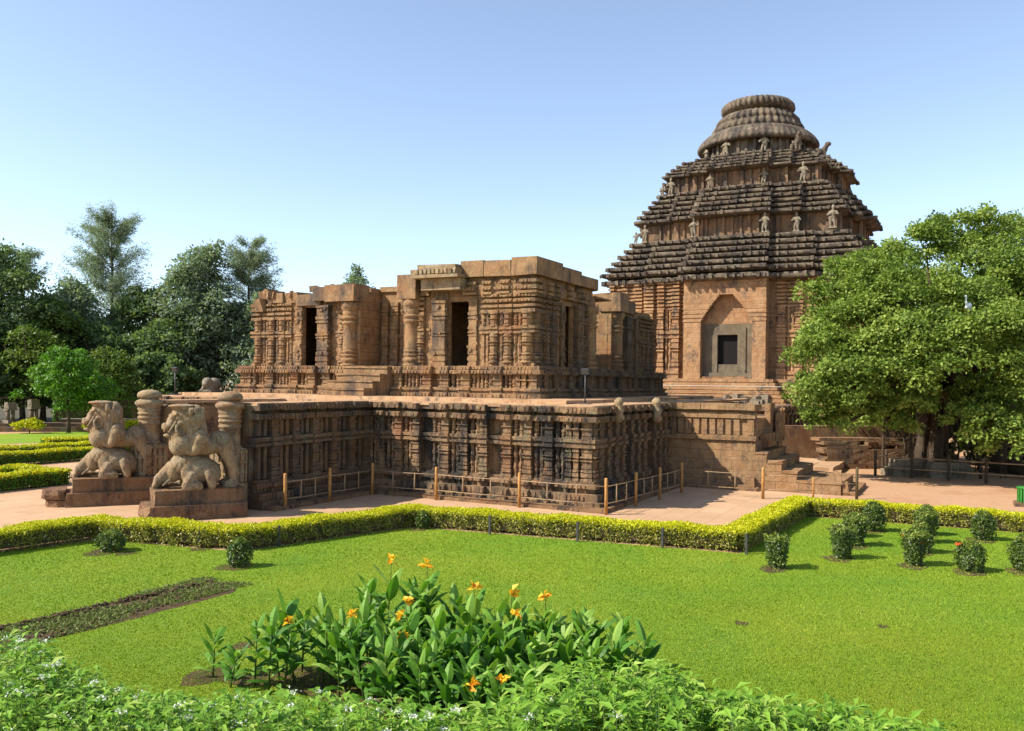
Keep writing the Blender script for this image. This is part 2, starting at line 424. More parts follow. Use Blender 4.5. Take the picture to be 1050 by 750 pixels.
# east face beyond the stair
pw = MB(13)
facade(pw, None, (0, 15.6), (0, 1), (-1, 0), [('P', .5), ('F', .5)] * 8, PROF)
pw.build('carved_wall', M['stone'], plat)
pp.done(1); pp2.done(1)
b = MB(14)
b.box(.3, 25.5, .3, 23.4, 0, 3.5); b.box(-6.55, .25, 10.3, 10.95, 0, 3.5); b.box(-6.55, .25, 14.3, 15.0, 0, 3.5)
b.build('core', M['stone_block'], plat)
# paving with a low inner course
b = MB(15)
def slabs(Mb, x0, x1, y0, y1, z0, z1, sx, sy, j=.012):
    nx = max(1, round((x1 - x0) / sx)); ny = max(1, round((y1 - y0) / sy))
    for i in range(nx):
        for k in range(ny):
            q = Mb.r.uniform(-.006, .006)
            Mb.box(x0 + (x1 - x0) * i / nx, x0 + (x1 - x0) * (i + 1) / nx - .012, y0 + (y1 - y0) * k / ny, y0 + (y1 - y0) * (k + 1) / ny - .012, z0, z1 + q, j)
slabs(b, -.24, 25.5, -.24, 23.6, 3.62, H, 1.3, 1.0, .008)
slabs(b, -6.6, -.26, 9.78, 10.95, 3.62, H, 1.1, 1.17, .008); slabs(b, -6.6, -.26, 14.3, 15.2, 3.62, H, 1.1, .9, .008)
slabs(b, 1.6, 24, 1.7, 23.2, H, 3.87, 1.5, 1.2, .008)
b.build('paving', M['paving'], plat)
# kerb ledge around the foot
b = MB(16)
slabs(b, -.95, -.5, -.95, 9.4, 0, .16, .45, 1.5); slabs(b, -.5, 9.0, -.95, -.5, 0, .155, 1.5, .45); slabs(b, -6.5, -.95, 8.95, 9.5, 0, .15, 1.4, .55)
slabs(b, 8.5, 9.0, -4.2, -.95, 0, .15, .5, 1.4)
b.build('kerb', M['stone_pedestal'], plat)
# east stair between cheeks
st = MB(17)
for i in range(10):
    st.box(-6.4 + i * .62, .3, 10.95, 14.3, 0, .36 * (i + 1) - (.01 * i), .01)
st.build('stair', M['stone_block'], plat)
# gate pillars
def gate_pillar(x, y, seed):
    b = MB(seed)
    b.box(x - .52, x + .52, y - .52, y + .52, 0, .95, .02)
    for a in (-.36, -.12, .12, .36):
        for q in (-1, 1):
            b.box(x + a - .08, x + a + .08, y + q * .44 - .04, y + q * .44 + .04, .98, 2.1, .012)
            b.box(x + q * .44 - .04, x + q * .44 + .04, y + a - .08, y + a + .08, .98, 2.1, .012)
    b.box(x - .42, x + .42, y - .42, y + .42, .95, 2.14, .012)
    for z in (1.25, 1.62, 1.98): b.box(x - .49, x + .49, y - .49, y + .49, z, z + .07, .012)
    b.lathe(x, y, [(.42, 2.14), (.42, 2.2), (.36, 2.24), (.35, 2.85), (.385, 2.87), (.385, 2.93), (.36, 2.95), (.36, 3.04), (.40, 3.06), (.40, 3.13), (.365, 3.15), (.365, 3.2), (.40, 3.22),
                   (.40, 3.27), (.37, 3.29), (.37, 3.33), (.42, 3.42), (.39, 3.45), (.42, 3.52), (.49, 3.57), (.5, 3.66), (.42, 3.74), (.33, 3.77), (.33, 3.80)], 24, jit=.008)
    b.lathe(x, y, [(.30, 3.80), (.40, 3.84), (.42, 3.92), (.38, 4.02), (.24, 4.10), (.06, 4.13)], 40, rib=20, ribamp=.03)
    b.build('gate_pillar', M['stone_lion'], plat)
gate_pillar(-6.95, 10.7, 21); gate_pillar(-7.0, 14.75, 22)
# north stair with its plain cheek wall
b = MB(23)
X0, X1 = 9.12, 13.4
b.box(X0, X1 - .01, -3.97, .3, 0, 2.12); b.box(X0 - .12, X0 + .5, -4.02, .2, 2.12, 2.34, .012)
b.box(X0 + .06, X1 - .02, -3.97, .3, 2.34, 3.08)
y = -3.9
i = 0
while y < -.1:
    b.box(X0 - .04, X0 + .3, y, y + .26, 2.37, 3.06, .012); y += .36 if i else .6; i += 1
b.box(X0 - .10, X0 + .3, -3.97, .2, 3.10, 3.34, .012); b.box(X0 - .02, X0 + .3, -3.96, .2, 3.34, 3.46, .01)
nb = 5
for i in range(nb): b.box(X0 - .24, X0 + 1.2, -4.0 + 4.0 * i / nb, -4.0 + 4.0 * (i + 1) / nb - .015, 3.46, 3.72 + .012 * (i % 3), .014)
b.box(X0 - .22, X0, -4.0, -.3, 0, .55, .015); b.box(X0 - .45, X0 - .22, -4.05, -.4, 0, .22, .015)
b.build('stair_wall', M['stone_block'], plat)
b = MB(24)
X1 = 13.8
ZS = [2.02, 1.66, 1.30, .93, .54]; pr = [(-3.0, 0), (-3.0, 1.9)]
for i, z in enumerate(ZS):
    y0 = -3.83 - i * .63; pr += [(y0 + (.63 if i else .8) + .0, z - .12), (y0, z - .12)]
pr += [(-6.35, .44), (-7.5, .44), (-7.5, 0)]
b.loops([[(x, y, z) for y, z in pr] for x in (X0 + .01, X1)])
for i, z in enumerate(ZS):
    y1 = -3.2 - i * .63; y0 = -3.83 - i * .63
    for q in range(2): b.box(X0 - .02 + (X1 - .2 - X0) * q / 2, X0 - .02 + (X1 - .2 - X0) * (q + 1) / 2 - .02, y0 - .05, (y1 - .02) if i else -3.0, z - .118, z + .01 * q, .03)
b.box(X0 + 1.3, X1, -4.3, -3.9, 1.8, 2.4, .03)
b.box(X0 - .02, X1, -7.53, -6.4, .445, .52, .02); b.box(X0 + .1, X1 - .5, -8.1, -7.5, 0, .2, .03)
b.box(X0 + .0, X0 + .32, -7.5, -7.2, .4, 1.0, .06); b.box(X0 + .05, X0 + .4, -7.8, -7.5, .1, .55, .06)
b.build('stair', M['stone_block'], plat)
b = MB(25)
b.box(11.3, 12.4, -4.2, -3.9, 1.9, 3.72, .03); b.box(12.4, 13.3, -4.35, -3.9, 1.6, 3.5, .03)
for k in range(6): b.box(11.9 + .25 * k, 12.1 + .25 * k, -4.5, -4.3, 2.0 + .2 * (k % 2), 3.3 + .1 * (k % 3), .03)
b.build('broken_jamb', M['stone_block'], plat)
# spout figures on the north lip
def finial(x, y, z, s, seed):
    b = MB(seed); b.lathe(x, y, [(.13 * s, z - .6 * s), (.2 * s, z - .45 * s), (.15 * s, z - .3 * s), (.21 * s, z - .1 * s), (.12 * s, z), (.18 * s, z + .1 * s), (.19 * s, z + .22 * s), (.08 * s, z + .33 * s)], 9, jit=.02)
    b.build('spout_figure', M['stone_lion'], plat)
finial(1.75, -.42, 3.70, 1.0, 26); finial(6.3, -.42, 3.6, 1.15, 27)

# ------------------------------------------------------------------ ruined hall on the platform
hall = empty('ruined_hall', (12.9, 12.9, 3.87))
hall_o = Vector((12.9, 12.9, 3.87))
tag(hall, 'roofless ruined hall of carved sandstone pillars and walls on the platform', 'ruin')
def hb(Mb, name, mat):
    Mb.v = [(x - 12.9, y - 12.9, z - 3.87) for x, y, z in Mb.v]
    if name in ('roof_block', 'roof_slab'): return build_split(Mb, name, mat, hall)
    return Mb.build(name, mat, hall)
PL = [(3.87, 4.06, .30, 'm'), (4.06, 4.18, .16, 'm'), (4.18, 4.30, .24, 'm'), (4.30, 4.92, 0, 't'), (4.92, 5.10, .24, 'm'), (5.10, 5.27, .16, 'm')]
def mir(p, sx, sy):
    return (p[0] if sx > 0 else 25.8 - p[0], p[1] if sy > 0 else 25.8 - p[1])
def q_plinth(sx, sy, seed):
    for (d, n, mt) in (((0, 1), (-1, 0), 'stone'), ((1, 0), (0, -1), 'stone_aged_shaded' if sx > 0 else 'stone_aged_shaded')):
        w_ = MB(seed); seed += 1
        els = [('C', .8), ('F', .5), ('P', .5), ('F', .9), ('P', .5), ('F', .45), ('P', .5), ('R', .3), ('P', .5), ('F', .9), ('P', .45), ('F', .5), ('P', .5)]
        L = 8.6 - .0; kk = L / sum(e[1] for e in els)
        p0 = mir((4.4, 4.4), sx, sy); dd = (d[0] * sx, d[1] * sy); nn = (n[0] * sx, n[1] * sy)
        facade(w_, None, p0, dd, nn, [(a, c * kk) for a, c in els], PL)
        hb(w_, 'plinth_face', M[mt])
q_plinth(1, 1, 31); q_plinth(1, -1, 33); q_plinth(-1, 1, 35)
b = MB(37); b.box(4.6, 21.2, 4.6, 21.2, 3.87, 5.2); slabs(b, 4.35, 21.4, 4.35, 21.4, 5.2, 5.275, 1.6, 1.6); hb(b, 'plinth', M['stone_block'])

WALL = [(5.27, 5.42, .10, 'm'), (5.42, 6.74, 0, 't'), (6.74, 6.84, .15, 'm'), (6.84, 6.92, .09, 'm'), (6.92, 7.05, .16, 'm'), (7.05, 7.66, 0, 't'), (7.66, 7.80, .14, 'm'), (7.80, 7.9, .06, 'm'),
        (7.9, 8.02, .15, 'm'), (8.02, 8.12, .06, 'm'), (8.12, 8.26, .15, 'm'), (8.26, 8.36, .05, 'm'), (8.36, 8.5, .16, 'm')]
WALL2 = [(5.27, 5.5, .12, 'm'), (5.5, 6.7, 0, 't'), (6.7, 6.95, .1, 'm'), (6.95, 8.5, 0, 't')]
def round_pillar(x, y, r, z1, seed, sx=1, sy=1):
    x, y = mir((x, y), sx, sy); b = MB(seed); z0 = 5.27; L = z1 - z0
    pr = [(1.2, 0), (1.2, .03), (.9, .045), (1.15, .07), (1.2, .1), (1.1, .125), (.86, .135), (1.12, .155), (1.12, .18), (.84, .195), (1.08, .215), (1.08, .235), (.86, .25), (.98, .27), (.94, .29), (.92, .5), (.93, .64), (.98, .645), (1.1, .665), (1.1, .69), (.88, .70), (.88, .72), (1.12, .735),
          (1.12, .765), (.86, .78), (.98, .80), (1.0, .85), (.9, .86), (1.18, .89), (1.24, .93), (1.24, 1.0)]
    b.lathe(x, y, [(r * a, z0 + L * c) for a, c in pr], 16, rib=8, ribamp=.03, ribz=(z0, z0 + L * .27), jit=.012)
    hb(b, 'pillar', M['stone'])
def square_pillar(x0, x1, y0, y1, z1, seed, sx=1, sy=1, mat='stone'):
    (a0, c0), (a1, c1) = mir((x0, y0), sx, sy), mir((x1, y1), sx, sy); b = MB(seed)
    cx, cy, hx, hy = (a0 + a1) / 2, (c0 + c1) / 2, abs(a1 - a0) / 2, abs(c1 - c0) / 2
    z = 5.27; pr = [(.12, 1.0), (.08, .84), (.18, 1.0), (.06, .8), (.14, .97), (.05, .8), (.5, .86), (.06, 1.0), (.05, .82), (.07, 1.02), (.05, .85), (.4, .86), (.08, 1.02), (.06, .84), (.12, 1.04), (.06, .85), (.3, .9), (.1, 1.05)]
    t = sum(p[0] for p in pr)
    for h, q in pr:
        h *= (z1 - 5.27) / t; b.box(cx - hx * q, cx + hx * q, cy - hy * q, cy + hy * q, z, z + h, .012); z += h
    # carved knobs on the shaft
    for i in range(26):
        zz = b.r.uniform(5.5, z1 - .2); f = b.r.choice((0, 1)); q = b.r.uniform(-.6, .6)
        sg = b.r.choice((-1, 1))
        if f: b.box(cx + q * hx - .07, cx + q * hx + .07, cy + sg * hy * .9 - .06, cy + sg * hy * .9 + .06, zz, zz + .13, .02)
        else: b.box(cx + sg * hx * .9 - .06, cx + sg * hx * .9 + .06, cy + q * hy - .07, cy + q * hy + .07, zz, zz + .13, .02)
    hb(b, 'pillar', M[mat])
def bx(Mb, x0, x1, y0, y1, z0, z1, sx, sy, j=.01):
    (a0, c0), (a1, c1) = mir((x0, y0), sx, sy), mir((x1, y1), sx, sy); Mb.box(a0, a1, c0, c1, z0, z1, j)

def quadrant(sx, sy, seed, top, carve_e=True, carve_n=True):
    b = MB(seed)
    # wall cores with a doorway in the east and north sides
    bx(b, 4.75, 4.95, 4.75, 8.0, 5.2, 8.5, sx, sy); bx(b, 4.75, 4.95, 9.05, 11.6, 5.2, 8.5, sx, sy); bx(b, 4.8, 5.0, 7.9, 9.2, 8.25, 8.72, sx, sy)
    bx(b, 4.95, 8.0, 4.75, 4.95, 5.2, 8.5, sx, sy); bx(b, 9.05, 11.6, 4.75, 4.95, 5.2, 8.5, sx, sy); bx(b, 7.9, 9.2, 4.8, 5.0, 8.25, 8.72, sx, sy)
    bx(b, 4.95, 11.55, 10.9, 11.62, 5.2, top - .25, sx, sy, .02); bx(b, 10.9, 11.62, 4.95, 10.9, 5.2, top - .3, sx, sy, .02)
    bx(b, 4.85, 11.5, 4.85, 11.5, 8.5, 8.74, sx, sy)  # unseen ceiling slab, added to keep the rooms behind the doors dark
    if not carve_n: bx(b, 7.8, 9.3, 5.0, 5.25, 5.2, 8.5, sx, sy)
    if not carve_e: bx(b, 5.0, 5.25, 7.8, 9.3, 5.2, 8.5, sx, sy)
    hb(b, 'wall', M['stone_block'])
    for on, d, n, mt in ((carve_e, (0, 1), (-1, 0), 'stone'), (carve_n, (1, 0), (0, -1), 'stone_aged_shaded')):
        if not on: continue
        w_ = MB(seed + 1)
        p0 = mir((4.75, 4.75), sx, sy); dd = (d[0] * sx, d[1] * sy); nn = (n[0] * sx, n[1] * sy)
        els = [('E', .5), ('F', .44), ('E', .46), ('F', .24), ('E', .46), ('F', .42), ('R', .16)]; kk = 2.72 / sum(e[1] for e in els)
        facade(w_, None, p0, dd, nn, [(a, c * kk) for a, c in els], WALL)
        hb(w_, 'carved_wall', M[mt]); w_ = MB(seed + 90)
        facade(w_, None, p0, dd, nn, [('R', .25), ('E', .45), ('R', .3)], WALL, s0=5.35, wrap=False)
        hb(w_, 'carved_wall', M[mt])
    # jambs and pillars by the doors
    square_pillar(4.62, 4.92, 7.52, 7.98, 8.3, seed + 2, sx, sy); square_pillar(4.42, 4.94, 9.08, 9.85, 8.3, seed + 3, sx, sy)
    square_pillar(7.52, 7.98, 4.62, 4.92, 8.3, seed + 4, sx, sy, 'stone_aged_shaded'); square_pillar(9.08, 9.85, 4.42, 4.94, 8.3, seed + 5, sx, sy, 'stone_aged_shaded')
    round_pillar(4.72, 11.05, .40, 8.42, seed + 6, sx, sy); round_pillar(11.05, 4.72, .40, 8.42, seed + 7, sx, sy)
    return b

quadrant(1, 1, 41, 9.9); quadrant(1, -1, 51, 9.1, True, False); quadrant(-1, 1, 61, 9.2, False, True)
b = MB(71); bx(b, 4.75, 11.6, 4.75, 11.6, 5.2, 8.3, -1, -1); hb(b, 'wall', M['stone_block'])
# tops: lintels, roof blocks
b = MB(72)
b.box(4.62, 11.6, 4.62, 8.3, 8.5, 8.95, .02); b.box(5.0, 11.6, 8.3, 11.4, 8.5, 8.8, .02)
b.box(4.72, 11.5, 4.72, 7.6, 8.95, 9.28, .015)
FZ = [(8.5, 8.6, .12, 'm'), (8.6, 8.68, .02, 'm'), (8.68, 8.84, .14, 'm'), (8.84, 8.95, .03, 'm'), (8.95, 9.1, .10, 'm'), (9.1, 9.27, .02, 'm')]
facade(b, None, (4.72, 4.72), (0, 1), (-1, 0), [('C', .6), ('F', .5), ('P', .5), ('F', .4), ('P', .5), ('R', .3), ('P', .6)], FZ); facade(b, None, (4.72, 4.72), (1, 0), (0, -1), [('C', .6), ('F', .5), ('P', .5), ('F', .4), ('P', .5), ('R', .8), ('P', .6), ('R', .6), ('P', .8), ('F', .9)], FZ)
hb(b, 'frieze', M['stone'])
b = MB(73)
for y0, y1, z1 in ((4.42, 5.7, 10.05), (5.7, 7.1, 9.98), (7.1, 8.3, 10.04)): b.box(4.42, 7.2, y0, y1 - .02, 9.28, z1, .03)
b.box(5.2, 6.8, 5.0, 6.2, 10.0, 10.12, .05)
b.box(4.70, 8.0, 8.3, 9.4, 9.2, 9.86, .02)
for x0, x1, z1 in ((7.22, 9.4, 9.96), (9.4, 11.5, 9.8)): b.box(x0, x1 - .015, 4.42, 8.3, 9.28, z1, .02)
b.box(11.3, 11.62, 4.5, 6.3, 9.25, 9.72, .03)
hb(b, 'roof_slab', M['stone'])
b = MB(74); b.box(3.75, 5.4, 8.05, 10.55, 9.28, 9.42, .02); b.box(3.85, 5.4, 8.2, 10.6, 9.42, 9.72, .04)
for k in range(9): b.box(3.74, 3.86, 8.4 + k * .22, 8.55 + k * .22, 9.45, 9.66, .02)
b.box(3.95, 5.6, 8.3, 10.3, 9.72, 9.9, .04); b.box(4.1, 5.4, 8.1, 10.2, 8.74, 9.26, .02)
hb(b, 'eave_slab', M['stone_lion'])
b = MB(75)
b.box(4.2, 5.3, 10.6, 11.65, 8.42, 9.55, .02); b.box(4.55, 5.6, 10.1, 10.55, 8.55, 9.5, .02); b.box(4.7, 6.5, 9.86, 10.1, 8.5, 9.4, .02); b.box(4.72, 6.0, 9.1, 9.86, 8.32, 8.8, .02)
hb(b, 'roof_block', M['stone'])
b = MB(76)   # south-east part, broken top
b.box(4.15, 5.4, 14.15, 15.95, 8.44, 9.25, .02); b.box(4.4, 5.6, 15.95, 16.9, 8.5, 9.2, .03); b.box(4.55, 5.8, 16.5, 18.2, 8.32, 8.9, .05); b.box(4.6, 5.8, 18.1, 19.0, 8.52, 9.05, .04)
b.box(4.5, 5.6, 19.0, 19.9, 8.52, 9.02, .02); b.box(4.7, 5.7, 19.95, 20.8, 8.52, 9.2, .05); b.box(5.6, 11.5, 14.2, 15.4, 8.85, 9.2, .03); b.box(5.5, 11.3, 15.4, 20.6, 8.5, 8.7, .03)
b.box(11.4, 13.5, 4.5, 5.4, 8.9, 9.0, .02)
for k in range(14):
    y_ = b.r.uniform(15, 20.6); x_ = b.r.uniform(4.6, 5.4); z_ = 8.9 if y_ > 18 else 9.15; q = b.r.uniform(.12, .3); b.obox((x_, y_), (b.r.uniform(-1, 1), 1), q, q * .8, z_ - .1, z_ + b.r.uniform(.04, .2), .05)
b.box(4.35, 4.9, 20.3, 20.85, 8.1, 8.75, .08); b.box(4.5, 5.1, 19.95, 20.3, 8.95, 9.3, .06)
hb(b, 'roof_block', M['stone'])
b = MB(77)   # north-west part
b.box(14.1, 15.3, 4.2, 5.4, 8.44, 9.45, .02); b.box(15.35, 17.6, 4.6, 5.6, 8.5, 9.2, .03); b.box(17.6, 20.2, 4.7, 5.6, 8.45, 8.7, .05); b.box(14.18, 15.2, 5.4, 9.5, 8.8, 9.4, .03)
hb(b, 'roof_block', M['stone'])
# recessed jamb wall of the entrance
w_ = MB(78); b = MB(79)
b.box(6.4, 7.2, 12.3, 14.15, 5.2, 9.05, .01)
facade(w_, None, (6.4, 12.35), (0, 1), (-1, 0), [('P', .42), ('F', .2), ('P', .42), ('F', .2), ('P', .42)], WALL2)
hb(w_, 'carved_wall', M['stone']); b.box(6.3, 7.3, 12.2, 14.15, 9.05, 9.3, .02); hb(b, 'wall', M['stone_block'])
b = MB(80)
for i, (x0, y0, y1) in enumerate(((2.3, 12.05, 14.75), (2.85, 11.98, 14.7), (3.35, 11.92, 14.55), (3.8, 11.86, 14.5))):
    z_ = 3.87 + .34 * i
    b.box(x0 + .05, 4.6, y0 + .03, y1 - .03, 3.87, z_ + .27, .015)
    for q in range(2): b.box(x0, 4.6, y0 + (y1 - y0) * q / 2, y0 + (y1 - y0) * (q + 1) / 2 - .02, z_ + .27, z_ + .345 + .004 * i, .022)
hb(b, 'stair', M['stone'])

# ------------------------------------------------------------------ sculpted figures (one continuous surface each)
def ico(bm, c, r, rot=None, sub=3):
    mt = Matrix.Translation(Vector(c)) @ (rot.to_4x4() if rot else Matrix.Identity(4)) @ Matrix.Diagonal((*r, 1))
    bmesh.ops.create_icosphere(bm, subdivisions=sub, radius=1.0, matrix=mt)

def blob_mesh(name, els, voxel, nz=.0, nscale=4.0, smooth_it=3):
    bm = bmesh.new()
    for e in els:
        if e[0] == 'e':
            rot = Matrix.Rotation(e[3], 3, e[4]) if len(e) > 3 else None
            ico(bm, e[1], e[2], rot)
        elif e[0] == 'c':
            a, b2, ra, rb = Vector(e[1]), Vector(e[2]), e[3], e[4]
            k = max(3, int((b2 - a).length / (min(ra, rb) * .5)))
            for i in range(k + 1):
                t = i / k; r = ra + (rb - ra) * t; ico(bm, a.lerp(b2, t), (r, r, r), sub=2)
        elif e[0] == 'b':
            mt = Matrix.Translation(Vector(e[1])) @ Matrix.Diagonal((e[2][0] * 2, e[2][1] * 2, e[2][2] * 2, 1))
            bmesh.ops.create_cube(bm, size=1.0, matrix=mt)
    me = bpy.data.meshes.new(name); bm.to_mesh(me); bm.free()
    o = bpy.data.objects.new('tmp_blob', me); col.objects.link(o)
    md = o.modifiers.new('r', 'REMESH'); md.mode = 'VOXEL'; md.voxel_size = voxel; md.use_smooth_shade = True
    if smooth_it:
        sm = o.modifiers.new('s', 'SMOOTH'); sm.iterations = smooth_it; sm.factor = .5
    dg = bpy.context.evaluated_depsgraph_get(); dg.update()
    out = bpy.data.meshes.new_from_object(o.evaluated_get(dg)); out.name = name
    bpy.data.objects.remove(o); bpy.data.meshes.remove(me)
    if nz:
        n = len(out.vertices); co = np.empty(n * 3, np.float32); no = np.empty(n * 3, np.float32)
        out.vertices.foreach_get('co', co); out.vertices.foreach_get('normal', no)
        co = co.reshape(-1, 3); no = no.reshape(-1, 3)
        d = np.array([mnoise.noise(Vector(p) * nscale) + .5 * mnoise.noise(Vector(p) * nscale * 2.7) for p in co.tolist()], np.float32)
        co += no * d[:, None] * nz; out.vertices.foreach_set('co', co.reshape(-1)); out.update()
    out.polygons.foreach_set('use_smooth', np.ones(len(out.polygons), bool))
    return out

def figure_mesh(seed):
    r = random.Random(seed); a = r.uniform(-.2, .2); up = r.random() < .5
    els = [('e', (0, 0, 1.78), (.15, .15, .19)), ('c', (0, 0, 1.62), (0, 0, 1.5), .09, .12), ('e', (a * .3, 0, 1.3), (.27, .18, .28)), ('e', (a * .6, 0, .98), (.26, .19, .2)),
           ('c', (.13 + a * .5, 0, .9), (.2, .02, .45), .15, .1), ('c', (.2, .02, .45), (.15, 0, .05), .1, .09), ('c', (-.13 + a * .5, 0, .9), (-.12, .05, .45), .15, .1), ('c', (-.12, .05, .45), (-.18, 0, .05), .1, .09),
           ('c', (.26, 0, 1.45), (.45, .1, 1.15), .09, .07), ('c', (.45, .1, 1.15), (.2 if not up else .5, .28, 1.2 if not up else 1.5), .07, .06),
           ('c', (-.26, 0, 1.45), (-.44, .05, 1.15), .09, .07), ('c', (-.44, .05, 1.15), (-.18, .28, 1.2), .07, .06), ('e', (0, 0, 1.96), (.1, .1, .1)), ('b', (0, 0, .03), (.38, .25, .06))]
    return blob_mesh('statue', els, .05, .02, 5)

# ------------------------------------------------------------------ the great pyramid-roofed temple
JC = Vector((82.0, 11.4))
temple = empty('temple', (82.0, 11.4, 0))
tag(temple, 'towering brown stone temple with tiered pyramid roof and ribbed round crown', 'temple')
def tb(Mb, name, mat):
    Mb.v = [(x - 82.0, y - 11.4, z) for x, y, z in Mb.v]
    return Mb.build(name, mat, temple)
def cross(wd, c1, p1, c2, p2, off=0.0):
    w_ = wd + off; c1 = c1 + off; c2 = c2 + off; side = [(w_, -w_), (w_, -c2), (w_ + p2, -c2), (w_ + p2, -c1), (w_ + p1, -c1), (w_ + p1, c1), (w_ + p2, c1), (w_ + p2, c2), (w_, c2)]
    out = []
    for k in range(4):
        for x, y in side:
            for _ in range(k): x, y = -y, x
            out.append((82.0 + x, 11.4 + y))
    return out
# stepped base and plinths
b = MB(90)
for i in range(7): b.loops([[(x, y, z) for x, y in cross(15.0, 5.4, 2.6, 10.2, .9, 1.9 - i * .27)] for z in (2.4 + i * .42 - (0 if i else 2.4), 2.4 + (i + 1) * .42 - .06)])
tb(b, 'stepped_base', M['stone_tower'])
b = MB(91)
b.box(43, 63.5, 1.9, 21.0, 0, 2.6); b.box(60, 104, -8, 31, 0, 2.3)
tb(b, 'plinth', M['stone_block'])
w_ = MB(92)
PJ = [(0, .35, .5, 'm'), (.35, .6, .3, 'm'), (.6, .8, .05, 'm'), (.8, 2.0, 0, 't'), (2.0, 2.2, .25, 'm'), (2.2, 2.5, .05, 'm'), (2.5, 2.85, .45, 'm')]
facade(w_, None, (43, 1.9), (1, 0), (0, -1), [('P', .8), ('F', 1.2), ('P', .6), ('W', 1.6)] * 4, PJ, 1.6, False)
facade(w_, None, (43, 1.9), (0, 1), (-1, 0), [('P', .8), ('F', 1.2), ('P', .6), ('W', 1.6)] * 4, PJ, 1.6, False)
tb(w_, 'carved_plinth', M['stone_aged_shaded'])
# wall body
b = MB(93); b.prism(cross(14.2, 4.55, 2.2, 9.6, .8), 5.0, 16.6); 
# body is split round the east porch doorway: carve by leaving the porch out
b = MB(93)
poly = cross(14.2, 4.55, 2.2, 9.6, .02)
Wb = [p for p in poly]
def porchless():
    out = []
    for x, y in poly:
        if x < 82.0 - 14.2 - 1.5 and abs(y - 11.4) < 5: out.append((82.0 - 14.2 - .3, y))
        else: out.append((x, y))
    return out
b.prism(porchless(), 5.0, 16.6)
tb(b, 'wall', M['stone_tower'])
WJ = [(5.2, 5.6, .35, 'm'), (5.6, 5.85, .15, 'm'), (5.85, 6.2, .3, 'm'), (6.2, 9.9, 0, 't'), (9.9, 10.15, .25, 'm'), (10.15, 10.4, .1, 'm'), (10.4, 10.7, .28, 'm'), (10.7, 13.2, 0, 't')]
z = 13.2
for i in range(8): WJ.append((z, z + .22, .22 + .02 * i, 'm')); WJ.append((z + .22, z + .4, .03, 'm')); z += .42
for seed, y0, els, pl in ((94, 16.2, [('R', .5), ('P', .9), ('F', .8), ('P', .8), ('R', .4), ('P', 1.1)], 67.0), (95, 21.1, [('R', .4), ('P', 1.0), ('F', .9), ('P', 1.1), ('F', .7), ('P', .8)], 67.8), (96, 1.6, [('P', 1.1), ('R', .4), ('P', .8), ('F', .8), ('P', .9), ('R', .6)], 67.75), (97, -3.0, [('P', .8), ('F', .7), ('P', 1.1), ('F', .9), ('P', 1.0)], 67.8)):
    w_ = MB(seed); L = {94: 4.8, 95: 4.6, 96: 5.1, 97: 4.5}[seed]; kk = L / sum(e[1] for e in els)
    facade(w_, None, (pl, y0), (0, 1), (-1, 0), [(a, c * kk) for a, c in els], WJ, 2.4, False)
    tb(w_, 'carved_wall', M['stone_tower'])
w_ = MB(98); facade(w_, None, (68.0, -2.8), (1, 0), (0, -1), [('P', 1.1), ('F', .9), ('P', 1.1), ('W', 1.5)] * 6, WJ, 2.4, False); tb(w_, 'carved_wall', M['stone_aged_shaded'])
# east porch with corbelled doorway
PX, PC = 65.6, 11.15
b = MB(99); hw_, dw = 4.55, 2.85
pl0, pl1 = 11.4 - hw_, 11.4 + hw_
d0, d1 = PC - dw, PC + dw
zt = 11.4
b.box(PX, 68.3, pl0, d0, 5.0, zt, .02); b.box(PX, 68.3, d1, pl1, 5.0, zt, .02)
nc = 14
for i in range(nc):
    k = 1 - (i / (nc - 1)) ** 1.25 * .72
    za, zb_ = zt + i * .232, zt + (i + 1) * .232
    o = .07 * ((i % 2) if i < 7 else .6)
    b.box(PX - o, 68.3, pl0 - o, PC - dw * k, za, zb_, .015); b.box(PX - o, 68.3, PC + dw * k, pl1 + o, za, zb_, .015)
b.box(PX, 68.3, pl0, pl1, zt + nc * .232, 16.6, .02)
b.box(PX - .15, 68.2, d0 - .2, d1 + .2, 4.7, 5.3, .03); b.box(PX - .3, PX + .2, d0 + .6, d1 - .3, 5.3, 5.5, .06)
tb(b, 'porch', M['stone_tower'])
b = MB(100)
zw0, zw1 = 6.9, 10.2; wy0, wy1 = PC - 1.1, PC + 1.15
fx = PX + 1.0
b.box(fx, fx + .5, d0 - .1, wy0, 5.2, zt); b.box(fx, fx + .5, wy1, d1 + .1, 5.2, zt); b.box(fx, fx + .5, wy0, wy1, 5.2, zw0); b.box(fx, fx + .5, wy0, wy1, zw1, zt)
b.box(fx - .12, fx, wy0 - .9, wy0 - .0, 5.9, 11.0); b.box(fx - .12, fx, wy1, wy1 + .35, 5.9, 11.0); b.box(fx - .119, fx, wy0, wy1, zw1, 11.0)
b.box(fx - .25, fx, d0 + .2, d1 - .2, 5.3, 5.95, .02)
tb(b, 'door_infill', M['infill'])
b = MB(101); b.box(fx + .1, fx + .5, d0 - .1, d1 + .1, zt + .02, 14.9); tb(b, 'arch_backing', M['stone_tower'])
b = MB(102); b.box(fx + .42, fx + .6, wy0 - .05, wy1 + .05, zw0 - .05, zw1 + .05); tb(b, 'window_opening', M['black'])
